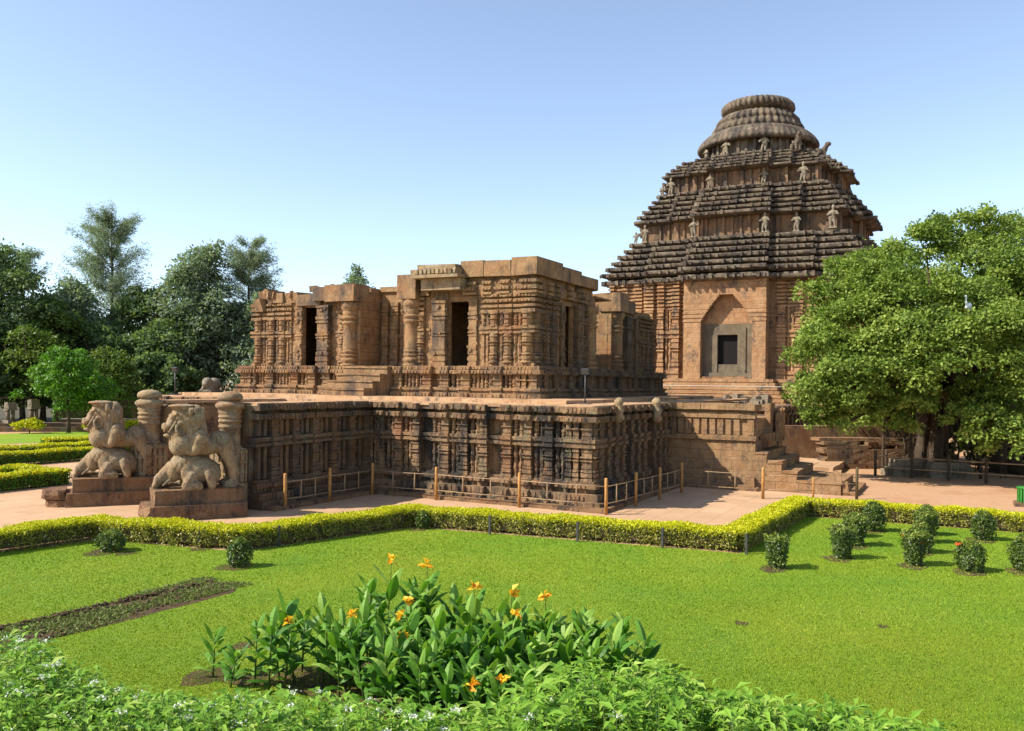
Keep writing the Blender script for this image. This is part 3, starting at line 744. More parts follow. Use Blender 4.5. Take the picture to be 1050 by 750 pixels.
# roof: three tiers of projecting slabs
def slab(Mb, wd, z0, h, c1, p1, c2, p2, knob=.85, seed=0):
    rr = []
    for off, zz in ((-.75, z0 - .16), (-.14, z0), (-.02, z0 + h * .2), (0, z0 + h * .48), (-.12, z0 + h * .66), (-.55, z0 + h * .78), (-1.1, z0 + h * .84)):
        rr.append([(x + Mb.r.uniform(-.05, .05), y + Mb.r.uniform(-.05, .05), zz + Mb.r.uniform(-.04, .04)) for x, y in cross(wd, c1, p1, c2, p2, off)])
    Mb.loops(rr)
    P_ = cross(wd, c1, p1, c2, p2)
    for i in range(len(P_)):
        a = Vector(P_[i]); e = Vector(P_[(i + 1) % len(P_)]); L = (e - a).length
        if L < .6: continue
        k = max(1, int(L / knob)); u = (e - a) / L; nn = Vector((u.y, -u.x))
        for q in range(k + 1):
            t = min(max(q / k, .03), .97); c = a + (e - a) * t
            if Mb.r.random() < .25: continue
            s_ = Mb.r.uniform(.09, .19)
            Mb.obox((c.x + nn.x * .03, c.y + nn.y * .03), (u.x, u.y), s_, .15 + Mb.r.uniform(0, .06), z0 - .02, z0 + h * Mb.r.uniform(.5, .72), .03)
        # short broken lengths of the slab edge
        t = 0.0
        while t < L - .3:
            ln = Mb.r.uniform(.7, 2.2); t1 = min(t + ln, L - .05)
            if Mb.r.random() < .3:
                c = a + u * (t + t1) / 2
                Mb.obox((c.x - nn.x * .12, c.y - nn.y * .12), (u.x, u.y), (t1 - t) / 2 - .03, .14 + Mb.r.uniform(0, .05), z0 + h * .08, z0 + h * Mb.r.uniform(.5, .6), .03)
            t = t1 + .06
TIERS = [(15.15, 17.3, 6, .78, 2.75, 4.7, 2.3), (12.15, 24.0, 6, .68, 2.3, 4.3, 2.2), (9.55, 29.9, 5, .5, 2.1, 3.7, 2.1)]
for ti, (wd, z0, n, ph, inset, c1, p1) in enumerate(TIERS):
    for i in range(n):
        b = MB(110 + ti * 10 + i)
        wq = wd - inset * i / (n - 1)
        slab(b, wq, z0 + i * ph, ph * .84, c1 - .25 * i * .4, p1 - .12 * i, wd * .62 - .1 * i, .85, seed=i)
        tb(b, 'roof_slab', M['stone_roof'])
b = MB(140); slab(b, 14.95, 16.35, .8, 4.75, 2.35, 9.5, .85); tb(b, 'cornice', M['stone_roof'])
# recessed necks with pilasters between the tiers
for si, (wd, z0, z1, c1, p1) in enumerate(((11.2, 21.3, 24.0, 3.9, 1.7), (8.75, 27.6, 30.0, 3.4, 1.6))):
    b = MB(150 + si); P_ = cross(wd, c1, p1, wd * .62, .6); b.prism(P_, z0, z1)
    for i in range(len(P_)):
        a = Vector(P_[i]); e = Vector(P_[(i + 1) % len(P_)]); L = (e - a).length
        if L < .5: continue
        u = (e - a) / L; nn = Vector((u.y, -u.x)); k = max(1, int(L / .9))
        for q in range(k + 1):
            if b.r.random() < .25: continue
            c = a + (e - a) * min(max(q / k, .06), .94) + nn * .06
            b.obox((c.x, c.y), (u.x, u.y), b.r.uniform(.1, .2), .16, z0, z1, .03)
    tb(b, 'neck', M['stone_neck'])
# solid inner core so nothing shows through
b = MB(155); b.box(82 - 12, 82 + 12, 11.4 - 12, 11.4 + 12, 16, 21.5); b.box(82 - 9.4, 82 + 9.4, 2.0, 20.8, 21, 28); b.box(82 - 7, 82 + 7, 4.4, 18.4, 28, 32.2); tb(b, 'core', M['stone_roof'])
# round neck, bell and ribbed crown
b = MB(160); b.lathe(82, 11.4, [(6.9, 31.8), (6.7, 32.1), (6.3, 32.3), (6.1, 35.0), (6.0, 35.4)], 48)
for i in range(40):
    a = 2 * math.pi * i / 40; c = (82 + 6.2 * math.cos(a), 11.4 + 6.2 * math.sin(a))
    b.obox(c, (-math.sin(a), math.cos(a)), .17, .22, 32.2, 34.9, .02)
tb(b, 'round_neck', M['stone_roof'])
b = MB(161); b.lathe(82, 11.4, [(5.8, 34.6), (7.2, 34.35), (7.45, 34.6), (7.4, 34.9), (7.0, 35.5), (6.4, 36.05), (5.7, 36.45), (5.2, 36.55)], 360, rib=60, ribamp=.009); tb(b, 'bell', M['stone_roof'])
b = MB(162); b.lathe(82, 11.4, [(5.0, 36.4), (5.5, 36.45), (5.6, 36.8), (5.35, 37.3), (4.95, 37.65), (5.1, 37.75), (5.0, 38.05), (4.6, 38.5), (4.1, 38.8), (3.8, 38.9)], 240, rib=40, ribamp=.03, jit=.03); tb(b, 'ribbed_disc', M['stone_roof'])
b = MB(163); b.lathe(82, 11.4, [(3.6, 38.8), (3.7, 39.1), (4.25, 39.2), (4.45, 39.55), (4.4, 40.0), (4.0, 40.4), (3.2, 40.65), (2.0, 40.75), (.1, 40.78)], 240, rib=40, ribamp=.03, jit=.03); tb(b, 'crown_stone', M['stone_roof'])
# guardian figures standing on the ledges
FM = [figure_mesh(s) for s in (1, 2, 3)]
for q in FM: q.materials.append(M['stone_grey'])
def statue(x, y, z, s, k, rz):
    o = link('statue', FM[k % 3], None, temple); o.location = (x - 82, y - 11.4, z); o.scale = (s * .86, s * .86, s * .86); o.rotation_euler = (0, 0, rz)
k = 0
for x, y, z, s in ((69.6, 22.0, 21.6, 1.25), (68.2, 15.6, 21.6, 1.35), (68.2, 7.6, 21.6, 1.35), (69.4, 4.4, 21.7, 1.25), (69.6, .6, 21.8, 1.5), (70.3, 23.4, 21.6, .9),
                   (72.0, 19.6, 27.5, 1.3), (71.6, 14.6, 27.6, 1.3), (71.4, 8.4, 27.6, 1.2), (72.2, 4.2, 27.6, 1.45), (72.6, 20.8, 27.4, 1.0), (83, 0.4, 21.9, 1.3)):
    statue(x, y, z, s, k, R_(90)); k += 1
for a in (198, 160, 235, 128):
    statue(82 + 6.9 * math.cos(R_(a)), 11.4 + 6.9 * math.sin(R_(a)), 32.3, 1.5, k, R_(a) - R_(90)); k += 1
lm = blob_mesh('beast', [('e', (0, 0, .9), (.9, .4, .45)), ('c', (.7, 0, 1.1), (1.0, 0, 1.7), .4, .3), ('e', (1.15, 0, 1.85), (.4, .3, .32)), ('c', (.7, .2, .8), (.8, .2, 0), .2, .16), ('c', (.7, -.2, .8), (.8, -.2, 0), .2, .16),
                         ('c', (-.7, .2, .8), (-.7, .2, 0), .24, .18), ('c', (-.7, -.2, .8), (-.7, -.2, 0), .24, .18), ('c', (-.85, 0, 1.1), (-1.1, 0, 1.6), .12, .08)], .07, .03, 3)
lm.materials.append(M['stone_roof'])
for x, y, rz in ((79.5, 3.6, -1.2), (74.8, 5.5, -2.6)):
    o = link('beast', lm, None, temple); o.location = (x - 82, y - 11.4, 32.1); o.rotation_euler = (0, 0, rz); o.scale = (.95, .95, .95)
b = MB(170)
for i in range(40):
    b.obox((63.2 + b.r.uniform(-.8, .8), 9.0 + b.r.uniform(-3.4, 1.5)), (b.r.uniform(-1, 1), b.r.uniform(-1, 1)), b.r.uniform(.2, .5), b.r.uniform(.2, .4), 2.6, 2.6 + b.r.uniform(.3, 1.1), .05)
tb(b, 'fallen_masonry', M['stone_grey'])

# ------------------------------------------------------------------ lion and elephant statues by the stair
def lion_statue(loc, heading, s, label, seed, extra):
    root = empty('lion_statue', loc, heading)
    tag(root, label, 'statue', 'lion and elephant statues by the stair')
    r = random.Random(seed)
    L = [('e', (.1, 0, 2.46), (.98, .46, .37), R_(-10), 'Y'), ('e', (.55, 0, 2.5), (.55, .52, .50)), ('e', (.72, 0, 2.75), (.38, .40, .42)), ('e', (-.86, 0, 2.5), (.46, .44, .42)),
         ('e', (-.02, .40, 2.62), (.36, .24, .38)), ('e', (-.02, -.40, 2.62), (.36, .24, .38)),
         ('c', (.0, .46, 2.62), (.16, .48, 2.3), .25, .2), ('c', (.0, -.46, 2.62), (.16, -.48, 2.3), .25, .2), ('e', (.3, .42, 2.2), (.2, .14, .11)), ('e', (.3, -.42, 2.2), (.2, .14, .11)), ('e', (-.02, .62, 2.66), (.12, .08, .12)), ('e', (-.02, -.62, 2.66), (.12, .08, .12)),
         ('c', (-.95, .34, 2.4), (-1.25, .38, 1.75), .28, .19), ('c', (-1.25, .38, 1.75), (-1.36, .38, 1.1), .18, .15), ('c', (-1.32, .38, 1.08), (-1.08, .38, 1.06), .2, .16),
         ('c', (-.95, -.34, 2.4), (-1.25, -.38, 1.75), .28, .19), ('c', (-1.25, -.38, 1.75), (-1.36, -.38, 1.1), .18, .15), ('c', (-1.32, -.38, 1.08), (-1.08, -.38, 1.06), .2, .16),
         ('c', (-1.25, 0, 2.5), (-1.5, .1, 1.6), .12, .09), ('e', (-1.5, .1, 1.45), (.14, .14, .2))]
    lo = link('lion', blob_mesh('lion', L, .035, .014, 7, 2), M['stone_lion'], root)
    Mn = [('c', (.25, 0, 2.75), (.42, 0, 3.3), .50, .47), ('e', (.15, 0, 3.2), (.42, .46, .62), R_(-14), 'Y'), ('c', (.0, 0, 3.0), (-.15, 0, 2.7), .38, .26)]
    for i in range(60):
        a = R_(r.uniform(-140, 140)); zz = r.uniform(2.7, 3.65)
        Mn.append(('e', (.2 - .43 * math.cos(a), .455 * math.sin(a), zz), (.05, .05, .12)))
    link('mane', blob_mesh('mane', Mn, .03, .012, 9, 1), M['stone_lion'], lo)
    Hd = [('e', (.64, 0, 3.32), (.40, .40, .44)), ('e', (.98, 0, 3.24), (.20, .28, .20)), ('e', (1.12, 0, 3.08), (.26, .22, .13), R_(14), 'Y'), ('e', (1.26, 0, 3.10), (.11, .16, .11)), ('e', (1.04, 0, 2.76), (.27, .20, .08), R_(-4), 'Y'),
          ('e', (.80, 0, 2.98), (.2, .3, .22)), ('e', (.97, .2, 3.4), (.12, .11, .11)), ('e', (.97, -.2, 3.4), (.12, .11, .11)), ('c', (.9, .36, 3.22), (1.12, .22, 2.9), .05, .04), ('c', (.9, -.36, 3.22), (1.12, -.22, 2.9), .05, .04), ('c', (.92, .1, 3.56), (.86, .34, 3.5), .06, .06), ('c', (.92, -.1, 3.56), (.86, -.34, 3.5), .06, .06),
          ('e', (.62, 0, 3.76), (.52, .42, .075)), ('e', (.56, 0, 3.68), (.42, .40, .1)), ('e', (.36, .40, 3.55), (.10, .09, .17)), ('e', (.36, -.40, 3.55), (.10, .09, .17))]
    for sy in (-1, 1):
        for i in range(14):
            a = 2 * math.pi * i / 14
            Hd.append(('e', (.70 + .17 * math.cos(a), sy * .37, 3.02 + .2 * math.sin(a)), (.055, .075, .055)))
        for x in (1.15, 1.27): Hd.append(('c', (x, sy * .13, 3.0), (x + .01, sy * .13, 2.88), .035, .02))
    link('head', blob_mesh('head', Hd, .022, .012, 9, 1), M['stone_lion'], lo)
    E = [('e', (.0, 0, 1.56), (.86, .62, .50)), ('e', (.3, 0, 1.8), (.55, .5, .36)), ('e', (-.52, 0, 1.45), (.40, .56, .46)), ('e', (.55, 0, 1.74), (.52, .50, .46)), ('e', (.9, 0, 1.58), (.36, .40, .38)), ('c', (1.0, 0, 1.6), (1.45, -.05, 1.3), .30, .19), ('c', (1.45, -.05, 1.3), (1.55, -.12, 1.1), .19, .14), ('c', (1.55, -.12, 1.1), (1.2, -.42, 1.07), .13, .1), ('e', (.85, -.34, 1.78), (.1, .08, .1)), ('e', (.85, .34, 1.78), (.1, .08, .1)), ('c', (-.35, -.5, 2.0), (-.3, -.68, 1.2), .07, .1), ('c', (-.05, -.5, 2.0), (.02, -.68, 1.3), .07, .1),
         ('e', (.42, .48, 1.5), (.28, .1, .36)), ('e', (.42, -.48, 1.5), (.28, .1, .36)), ('c', (.3, -.52, 1.4), (.5, -.62, 1.12), .22, .2), ('c', (.5, -.62, 1.12), (.05, -.66, 1.1), .2, .17), ('e', (.22, -.66, 1.18), (.22, .17, .2)),
         ('c', (.3, .52, 1.4), (.5, .62, 1.12), .22, .2), ('c', (.5, .62, 1.12), (.05, .66, 1.1), .2, .17),
         ('c', (-.36, -.55, 1.55), (-.46, -.62, 1.1), .24, .18), ('c', (-.36, .55, 1.55), (-.46, .62, 1.1), .24, .18), ('c', (-.2, -.6, 1.85), (-.1, -.66, 1.2), .08, .12),
         ('c', (1.05, -.2, 1.3), (1.35, -.3, 1.12), .06, .04), ('c', (1.05, .2, 1.3), (1.35, .3, 1.12), .06, .04), ('c', (1.2, -.5, 1.08), (.75, -.55, 1.06), .11, .1), ('e', (1.35, -.48, 1.1), (.11, .1, .1))]
    link('elephant', blob_mesh('elephant', E, .035, .02, 6, 2), M['stone_lion'], root)
    b = MB(seed)
    b.loops([[(x * q * 1.24 + r.uniform(-.06, .06), y * q2 + r.uniform(-.05, .05), z) for x, y in ((-1.45, -.92), (-.5, -.95), (.4, -.93), (1.1, -.95), (1.62, -.9), (1.7, -.2), (1.62, .5), (1.55, .92), (.4, .95), (-.6, .93), (-1.45, .9), (-1.48, 0))] for z, q, q2 in ((0, 1.0, 1.0), (.18, 1.03, 1.02), (.34, 1.0, 1.0), (.5, .97, .97))])
    b.loops([[(x * 1.12 + r.uniform(-.03, .03), y + r.uniform(-.03, .03), z) for x, y in ((-1.5, -.74), (0, -.76), (1.5, -.72), (1.54, 0), (1.5, .74), (0, .75), (-1.5, .74))] for z in (.49, .8, .97, 1.0)])
    pd = b.build('pedestal', M['stone_pedestal'], root)
    if extra:
        b = MB(seed + 1)
        b.loops([[(1.95 + x + r.uniform(-.06, .06), y + r.uniform(-.06, .06), z) for x, y in ((0, -.6), (.5, -.55), (.78, -.1), (.7, .5), (.3, .72), (0, .7))] for z in (0, .25)])
        b.loops([[(1.95 + x * .95 + r.uniform(-.06, .06), y + r.uniform(-.06, .06), z) for x, y in ((0, -.75), (.6, -.5), (.95, .0), (.8, .55), (.3, .8), (0, .7))] for z in (.28, .45, .62)])
        b.build('broken_block', M['stone_pedestal'], root)
    root.scale = (s * .84, s * .92, s)
    return root
HD = math.atan2(.54, -.84)
lion_statue((-8.6, 10.45, 0), HD, .97, 'nearer stone lion crouching on an elephant, its unbroken pedestal before the right gate pillar', 301, False)
lion_statue((-7.95, 15.35, 0), HD - .06, .97, 'farther stone lion on an elephant with a broken slab before its pedestal', 311, True)

# ------------------------------------------------------------------ railing round the platform
fence = empty('railing', (-1.1, -1.2, 0)); tag(fence, 'low wooden railing of orange posts and thin rails round the platform foot', 'railing')
def fpost(x, y, h, r=.062, mat='post', z0=0.0, lean=0.0):
    b = MB(int(x * 100 + y * 10 + 5000)); lx = b.r.uniform(-.03, .03) + lean
    b.tube([(x + 1.1, y + 1.2, z0), (x + 1.1 + lx * .5, y + 1.2, h * .6), (x + 1.1 + lx, y + 1.2, h - .03), (x + 1.1 + lx, y + 1.2, h)], [r, r * .97, r * .95, r * .6], 8)
    b.build('post' if r > .03 else 'baluster', M[mat], fence)
def frail(a, c, zs):
    for z in zs:
        b = MB(3); A = Vector((a[0] + 1.1, a[1] + 1.2, z)); B = Vector((c[0] + 1.1, c[1] + 1.2, z)); mid = A.lerp(B, .5) + Vector((0, 0, -.02))
        b.tube([A, mid, B], .018, 6); b.build('rail', M['rail'], fence)
PTS = [(-6.0, 9.0), (-3.7, 8.95), (-1.15, 8.9), (-1.1, 5.9), (-1.12, 2.3), (-1.05, -1.05), (1.5, -1.22), (3.8, -1.4), (6.3, -1.55), (6.25, -4.9)]
for p in PTS: fpost(*p, 1.28)
for a, c in zip(PTS[:-1], PTS[1:]):
    for t in (1 / 3, 2 / 3): fpost(a[0] + (c[0] - a[0]) * t, a[1] + (c[1] - a[1]) * t, 1.0, .026, 'rail', .32)
    frail(a, c, (.98, .38))
fpost(7.1, -6.7, .9, .04); frail(PTS[-1], (7.1, -6.7), (.95, .38))
p_ = empty('post', (8.3, -8.2, 0)); p_.name = 'fence_post'; tag(p_, 'tall dark lone post standing beside the foot of the stair', 'post')
b = MB(9); b.tube([(0, 0, 0), (0, 0, 1.2), (.01, 0, 1.3)], [.06, .058, .03], 8); b.build('shaft', M['twig'], p_)
b = MB(10); b.tube([(0, 0, .62), (-.7, .9, .66)], .022, 6); b.build('rail', M['rail'], p_)

# ------------------------------------------------------------------ foliage materials
M['banyan'] = leafmat('banyan_leaves', [(.09, .15, .022), (.18, .27, .04), (.28, .38, .065), (.42, .50, .12)], .36, .6, .22)
M['forest_leaf'] = leafmat('forest_leaves', [(.12, .19, .075), (.18, .27, .105), (.26, .36, .14)], .45, .6, .25)
M['grey_leaf'] = leafmat('grey_green_leaves', [(.17, .24, .155), (.23, .31, .195), (.31, .39, .24)], .45, .6, .3)
M['needle'] = leafmat('casuarina_needles', [(.18, .24, .17), (.24, .31, .21), (.32, .40, .27)], .45, .7, .2)
M['yellow_leaf'] = leafmat('yellow_green_leaves', [(.08, .15, .02), (.14, .22, .03), (.21, .28, .05)], .35, .55, .3)
M['bright_leaf'] = leafmat('bright_green_leaves', [(.07, .19, .015), (.12, .29, .02), (.19, .38, .03)], .35, .5, .35)
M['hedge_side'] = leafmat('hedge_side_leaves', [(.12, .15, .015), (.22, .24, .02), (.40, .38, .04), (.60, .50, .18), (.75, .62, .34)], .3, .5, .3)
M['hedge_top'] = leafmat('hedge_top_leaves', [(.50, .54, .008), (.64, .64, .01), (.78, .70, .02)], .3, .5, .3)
M['shrub_leaf'] = leafmat('topiary_leaves', [(.035, .065, .012), (.07, .12, .02), (.16, .23, .03), (.34, .38, .06)], .25, .4, .4)
M['canna_leaf'] = leafmat('canna_leaves', [(.045, .145, .016), (.09, .24, .022), (.17, .36, .035), (.36, .52, .10)], .34, .5, .25)
M['canna_flower'] = leafmat('canna_petals', [(.95, .34, .015), (1.0, .52, .02), (1.0, .66, .04)], .3, .5, .3)
M['herb_leaf'] = leafmat('herb_leaves', [(.10, .24, .02), (.19, .38, .035), (.31, .52, .06), (.54, .64, .16)], .38, .55, .25)
M['white_flower'] = leafmat('white_petals', [(.75, .78, .7), (.85, .86, .8)], .3, .6, .2)
M['grass'] = leafmat('grass_blades', [(.15, .30, .022), (.24, .37, .02), (.31, .42, .03), (.43, .47, .06)], .35, .6, .2)
M['weed'] = leafmat('weed_leaves', [(.10, .15, .03), (.17, .22, .05), (.24, .26, .08)], .3, .6, .2)
M['red_bud'] = plain('red_buds', (.55, .08, .02), .6)
M['stem'] = plain('green_stem', (.08, .13, .03), .6)

def shell_points(rng, clumps, n, fill=.35, zmin=None):
    """points on and in the skin of ellipsoid clumps (x, y, z, rx, ry, rz) with the outward direction"""
    C = np.array(clumps, float); wgt = (C[:, 3] * C[:, 5]) ** 1.0; wgt /= wgt.sum()
    idx = rng.choice(len(C), n, p=wgt); d = rdir(n, rng)
    d[:, 2] = np.where(d[:, 2] < -.35, -d[:, 2], d[:, 2])
    rad = 1 - rng.random(n) ** 1.6 * fill; rad = np.where(rng.random(n) < .06, rng.uniform(1.0, 1.4, n), rad)
    bumpy = 1 + .19 * np.sin(d[:, 0] * 9 + idx) * np.sin(d[:, 1] * 8 + idx * 1.7) * np.cos(d[:, 2] * 7 + idx)
    P = C[idx, :3] + d * C[idx, 3:6] * (rad * bumpy)[:, None]
    return P, d, idx

def foliage(name, mat, parent, clumps, n, L, W, seed, fill=.4, folded=False, up=.5, out=.6, tint_shift=0.0, flat=False):
    rng = np.random.default_rng(seed)
    P, d, idx = shell_points(rng, clumps, n, fill)
    ax = unit(rdir(n, rng) + d * .5 + np.array([0, 0, -.25])); nn = unit(d * out + rdir(n, rng) * .55 + np.array([0, 0, up]))
    l = L * rng.uniform(.7, 1.25, n); w_ = W * rng.uniform(.7, 1.25, n)
    cl = np.random.default_rng(seed + 1).normal(0, .17, len(clumps))[idx]
    t = np.clip(rng.normal(.45 + tint_shift, .22, n) + cl, 0, 1)
    if folded: V = leaf_quads(P, ax, nn, l, w_, rng); t = np.concatenate([t, t])
    else: V = flat_leaves(P, ax, nn, l, w_)
    off = np.array(parent.location) if parent is not None else np.zeros(3)
    V = V - off
    return link(name, np_mesh(name, V, 4, t), mat, parent)

def subclumps(rng, big, per, rs):
    """break each big ellipsoid of a crown into smaller lumps on its surface"""
    out = []
    for (x, y, z, rx, ry, rz) in big:
        for i in range(per):
            d = rdir(1, rng)[0]
            if d[2] < -.5: d[2] *= -1
            q = rng.uniform(.55, 1.0); r = rs * rng.uniform(.6, 1.35) * min(rx, rz) 
            out.append((x + d[0] * rx * q, y + d[1] * ry * q, z + d[2] * rz * q, r, r, r * rng.uniform(.7, 1.0)))
    return out

def trunk(name, parent, base, top, r0, r1, seed, branches=()):
    b = MB(seed); a = Vector(base); e = Vector(top); o = Vector(parent.location); pts = []; rad = []
    for i in range(7):
        t = i / 6; p = a.lerp(e, t) + Vector((b.r.uniform(-1, 1), b.r.uniform(-1, 1), 0)) * r0 * .5 * (t > 0) - o
        pts.append(p); rad.append(r0 * (1.25 if i == 0 else 1) * (1 - t) + r1 * t)
    b.tube(pts, rad, 8)
    for (q, dx, dy, dz, r) in branches:
        p = pts[0].lerp(pts[-1], q); c = p + Vector((dx, dy, dz)) * .55 + Vector((0, 0, -.08 * dz)); b.tube([p, c, p + Vector((dx, dy, dz))], [r, r * .7, r * .25], 6)
    return b.build(name, M['bark'], parent)

def tree(label, x, y, ztop, rad, mat, n, L, seed, group='trees behind the garden', zlow=1.0, big=None, per=18, rs=.46, cat='tree', name='tree', fill=.4):
    root = empty(name, (x, y, 0)); tag(root, label, cat, group)
    rng = np.random.default_rng(seed)
    if big is None:
        hh = (ztop - zlow); big = []
        for i in range(7):
            t = (i + .5) / 7; zz = zlow + hh * (.12 + .72 * t); rr = rad * (math.sin(math.pi * (.18 + .72 * t)) ** .8)
            for q in range(2):
                a = rng.uniform(0, 6.28); big.append((x + math.cos(a) * rr * .45, y + math.sin(a) * rr * .45, zz, rr * .72, rr * .72, hh * .16))
        big.append((x + rng.uniform(-.3, .3) * rad, y, ztop - hh * .13, rad * .38, rad * .38, hh * .12))
    foliage('crown', mat, root, subclumps(rng, big, per, rs), n, L, L * .6, seed, fill)
    br = [(rng.uniform(.4, .9), rng.uniform(-.6, .6) * rad, rng.uniform(-.6, .6) * rad, rng.uniform(.1, .3) * ztop, .05 * ztop * .2) for _ in range(6)]
    trunk('trunk', root, (x, y, 0), (x + rng.uniform(-.5, .5), y, ztop * .75), ztop * .022, ztop * .008, seed, br)
    return root

def casuarina(label, x, y, ztop, rad, n, seed, zlow=7.0, group='trees behind the garden', dens=70, lean=0.0):
    root = empty('casuarina_tree', (x, y, 0)); tag(root, label, 'tree', group)
    rng = np.random.default_rng(seed); b = MB(seed)
    tp = [(lean * t * t + .25 * math.sin(t * 9 + seed), .2 * math.cos(t * 7), ztop * t * .97) for t in np.linspace(0, 1, 9)]
    b.tube(tp, [ztop * .016 * (1 - .9 * t) + .02 for t in np.linspace(0, 1, 9)], 7)
    P = []; D = []
    for i in range(dens):
        t = rng.uniform(zlow / ztop, 1.0); k = min(int(t * 8), 7); f = t * 8 - k
        p = Vector(tp[k]).lerp(Vector(tp[k + 1]), f); a = rng.uniform(0, 6.28)
        ln = rad * (1.05 - t) ** .42 * rng.uniform(.5, 1.15) * 1.3; rise = rng.uniform(.35, 1.1)
        d = Vector((math.cos(a), math.sin(a), rise)).normalized(); q = p + d * ln; mid = p + d * ln * .5 + Vector((0, 0, -.06 * ln))
        b.tube([p, mid, q], [.05, .035, .012], 4)
        m_ = int(n / dens)
        u = rng.uniform(.25, 1.08, m_)[:, None]; pv = np.array(p) + (np.array(q) - np.array(p)) * u + rng.normal(0, .16 + .10 * ln * .3, (m_, 3))
        P.append(pv); D.append(unit(np.array(d)[None] * .5 + rdir(m_, rng) * .55 + np.array([0, 0, -.45])))
    P = np.concatenate(P); D = np.concatenate(D); k = len(P)
    V = flat_leaves(P, D, rdir(k, rng), rng.uniform(.25, .6, k), rng.uniform(.035, .08, k))
    link('crown', np_mesh('crown', V, 4, rng.random(k)), M['needle'], root)
    b.build('trunk', M['bark'], root)
    return root

# ------------------------------------------------------------------ far trees on the left
FR = 'trees behind the garden'
tree('big dark broadleaf tree at the far left edge with a rounded top', 21.5, 75.0, 18.0, 7.2, M['forest_leaf'], 30000, .42, 401)
tree('yellow green crowned tree in front of the big dark tree at the left edge', 25.6, 70.5, 12.5, 5.0, M['yellow_leaf'], 18000, .38, 402)
tree('olive green tree beneath the tall feathery casuarina', 30.0, 68.5, 10.5, 5.0, M['forest_leaf'], 16000, .4, 403)
casuarina('tallest feathery casuarina with drooping grey needles against the sky', 34.3, 72.4, 22.4, 6.6, 42000, 404, 4, dens=120, lean=.8)
casuarina('thin sparse treetop between the left edge and the tallest casuarina', 29.6, 80.0, 18.5, 4.4, 8000, 405, 8, dens=36)
tree('grey green broadleaf tree with an upright crown left of the ruined hall', 38.2, 61.5, 19.6, 5.0, M['grey_leaf'], 22000, .42, 406, zlow=2.0)
casuarina('pale feathery casuarina just left of the ruined hall top', 41.6, 58.2, 20.2, 4.8, 30000, 407, 6, dens=80)
tree('dark dense tree in the gap right of the tallest casuarina', 37.0, 68.0, 15.0, 6.0, M['forest_leaf'], 20000, .42, 408, zlow=.8)
tree('shadowy tree low behind the lamp on the platform', 35.2, 63.5, 11.0, 5.2, M['forest_leaf'], 18000, .4, 409, zlow=.4)
tree('dark tree half hidden behind the south end of the ruined hall', 40.5, 54.0, 13.5, 4.4, M['grey_leaf'], 16000, .4, 410, zlow=.4)
tree('low bright green round tree in front of the dark wood', 16.3, 53.0, 6.9, 3.4, M['bright_leaf'], 14000, .26, 411, zlow=1.1, name='round_tree')
tree('mid green round tree behind and right of the low bright tree', 22.4, 56.2, 7.3, 2.9, M['yellow_leaf'], 9000, .28, 412, zlow=.6, name='round_tree')
tree('light olive tree behind and left of the low bright tree', 21.4, 65.8, 9.4, 3.4, M['yellow_leaf'], 9000, .32, 413, zlow=.6)
tree('small lone treetop showing above the ruined hall roof', 59.2, 57.4, 19.6, 2.4, M['grey_leaf'], 2600, .4, 414, zlow=12.0, fill=.9)
tree('mid green tree filling the gap left of the tallest casuarina', 29.6, 71.8, 15.0, 4.6, M['grey_leaf'], 20000, .38, 415)
for i, (x, y, h_, r) in enumerate(((10.5, 82, 10, 5.5), (15.5, 70, 7.5, 4), (27.5, 77, 9, 5), (33.5, 62, 7.0, 3.8), (44, 70, 12, 5), (50, 62, 11, 5))):
    tree(('dim shaded tree deep under the big tree at the left edge', 'dark bushy tree just behind the low shed', 'dark low tree seen between the casuarina trunks', 'dark bushy tree right of the two round trees', 'dark tree far behind the pale casuarina', 'dark tree hidden behind the ruined hall')[i],
         x, y, h_ * 1.15, r * 1.25, M['forest_leaf'], 12000, .45, 420 + i, zlow=.2)

# ------------------------------------------------------------------ banyan on the right
ban = empty('banyan_tree', (22.5, -11.3, 0)); tag(ban, 'huge spreading banyan with hanging roots and dense glossy crown by the stairs', 'tree')
rng = np.random.default_rng(500)
def wp(px, py, d):
    a = px - 525; bb = py - 393; xi = a + ROLL * bb; yi = bb - ROLL * a
    p = CAM + FWD * d + RGT * (xi / 873 * d); return (p.x, p.y, CAM.z - yi * d / 873)
BIG = [(*wp(x, y, d), r, r, r * q) for x, y, d, r, q in (
    (866, 318, 43, 2.1, .8), (842, 368, 41.8, 1.9, .85), (836, 408, 41.5, 1.6, .8), (872, 288, 44, 2.0, .65), (905, 278, 45.5, 2.2, .65), (950, 262, 46.5, 2.2, .75), (990, 247, 47.5, 2.2, .8), (1032, 258, 48, 2.4, .85),
    (892, 345, 41, 2.7, .8), (945, 318, 42, 2.8, .8), (1005, 300, 44, 2.7, .8), (1070, 300, 45, 3.2, .8), (868, 400, 40.3, 2.0, .85), (912, 395, 40, 2.1, .85), (960, 372, 39.4, 2.2, .8), (1012, 360, 39, 2.4, .8), (1062, 370, 39, 2.4, .95),
    (1040, 418, 38.5, 1.7, .8), (838, 432, 42.5, 1.0, .7), (872, 432, 41.5, 1.4, .7), (908, 432, 41, 1.4, .7), (935, 415, 40, 1.3, .7), (1003, 405, 40, 1.4, .7), (1055, 445, 38.4, 1.2, .8),
    (985, 428, 39.6, 1.0, .8), (1012, 442, 38.6, 1.1, .9), (1036, 458, 38, 1.2, .9), (1020, 420, 40, 1.4, .9), (900, 405, 42, 1.8, .8), (925, 400, 42.5, 1.8, .8), (930, 330, 49, 4.0, .8), (1000, 330, 50, 4.2, .8), (880, 350, 47, 3.4, .8), (1110, 350, 43, 3.6, 1.0))]
cl = subclumps(rng, BIG, 24, .36)
foliage('crown', M['banyan'], ban, cl, 210000, .175, .12, 501, .5, False, .5, .5)
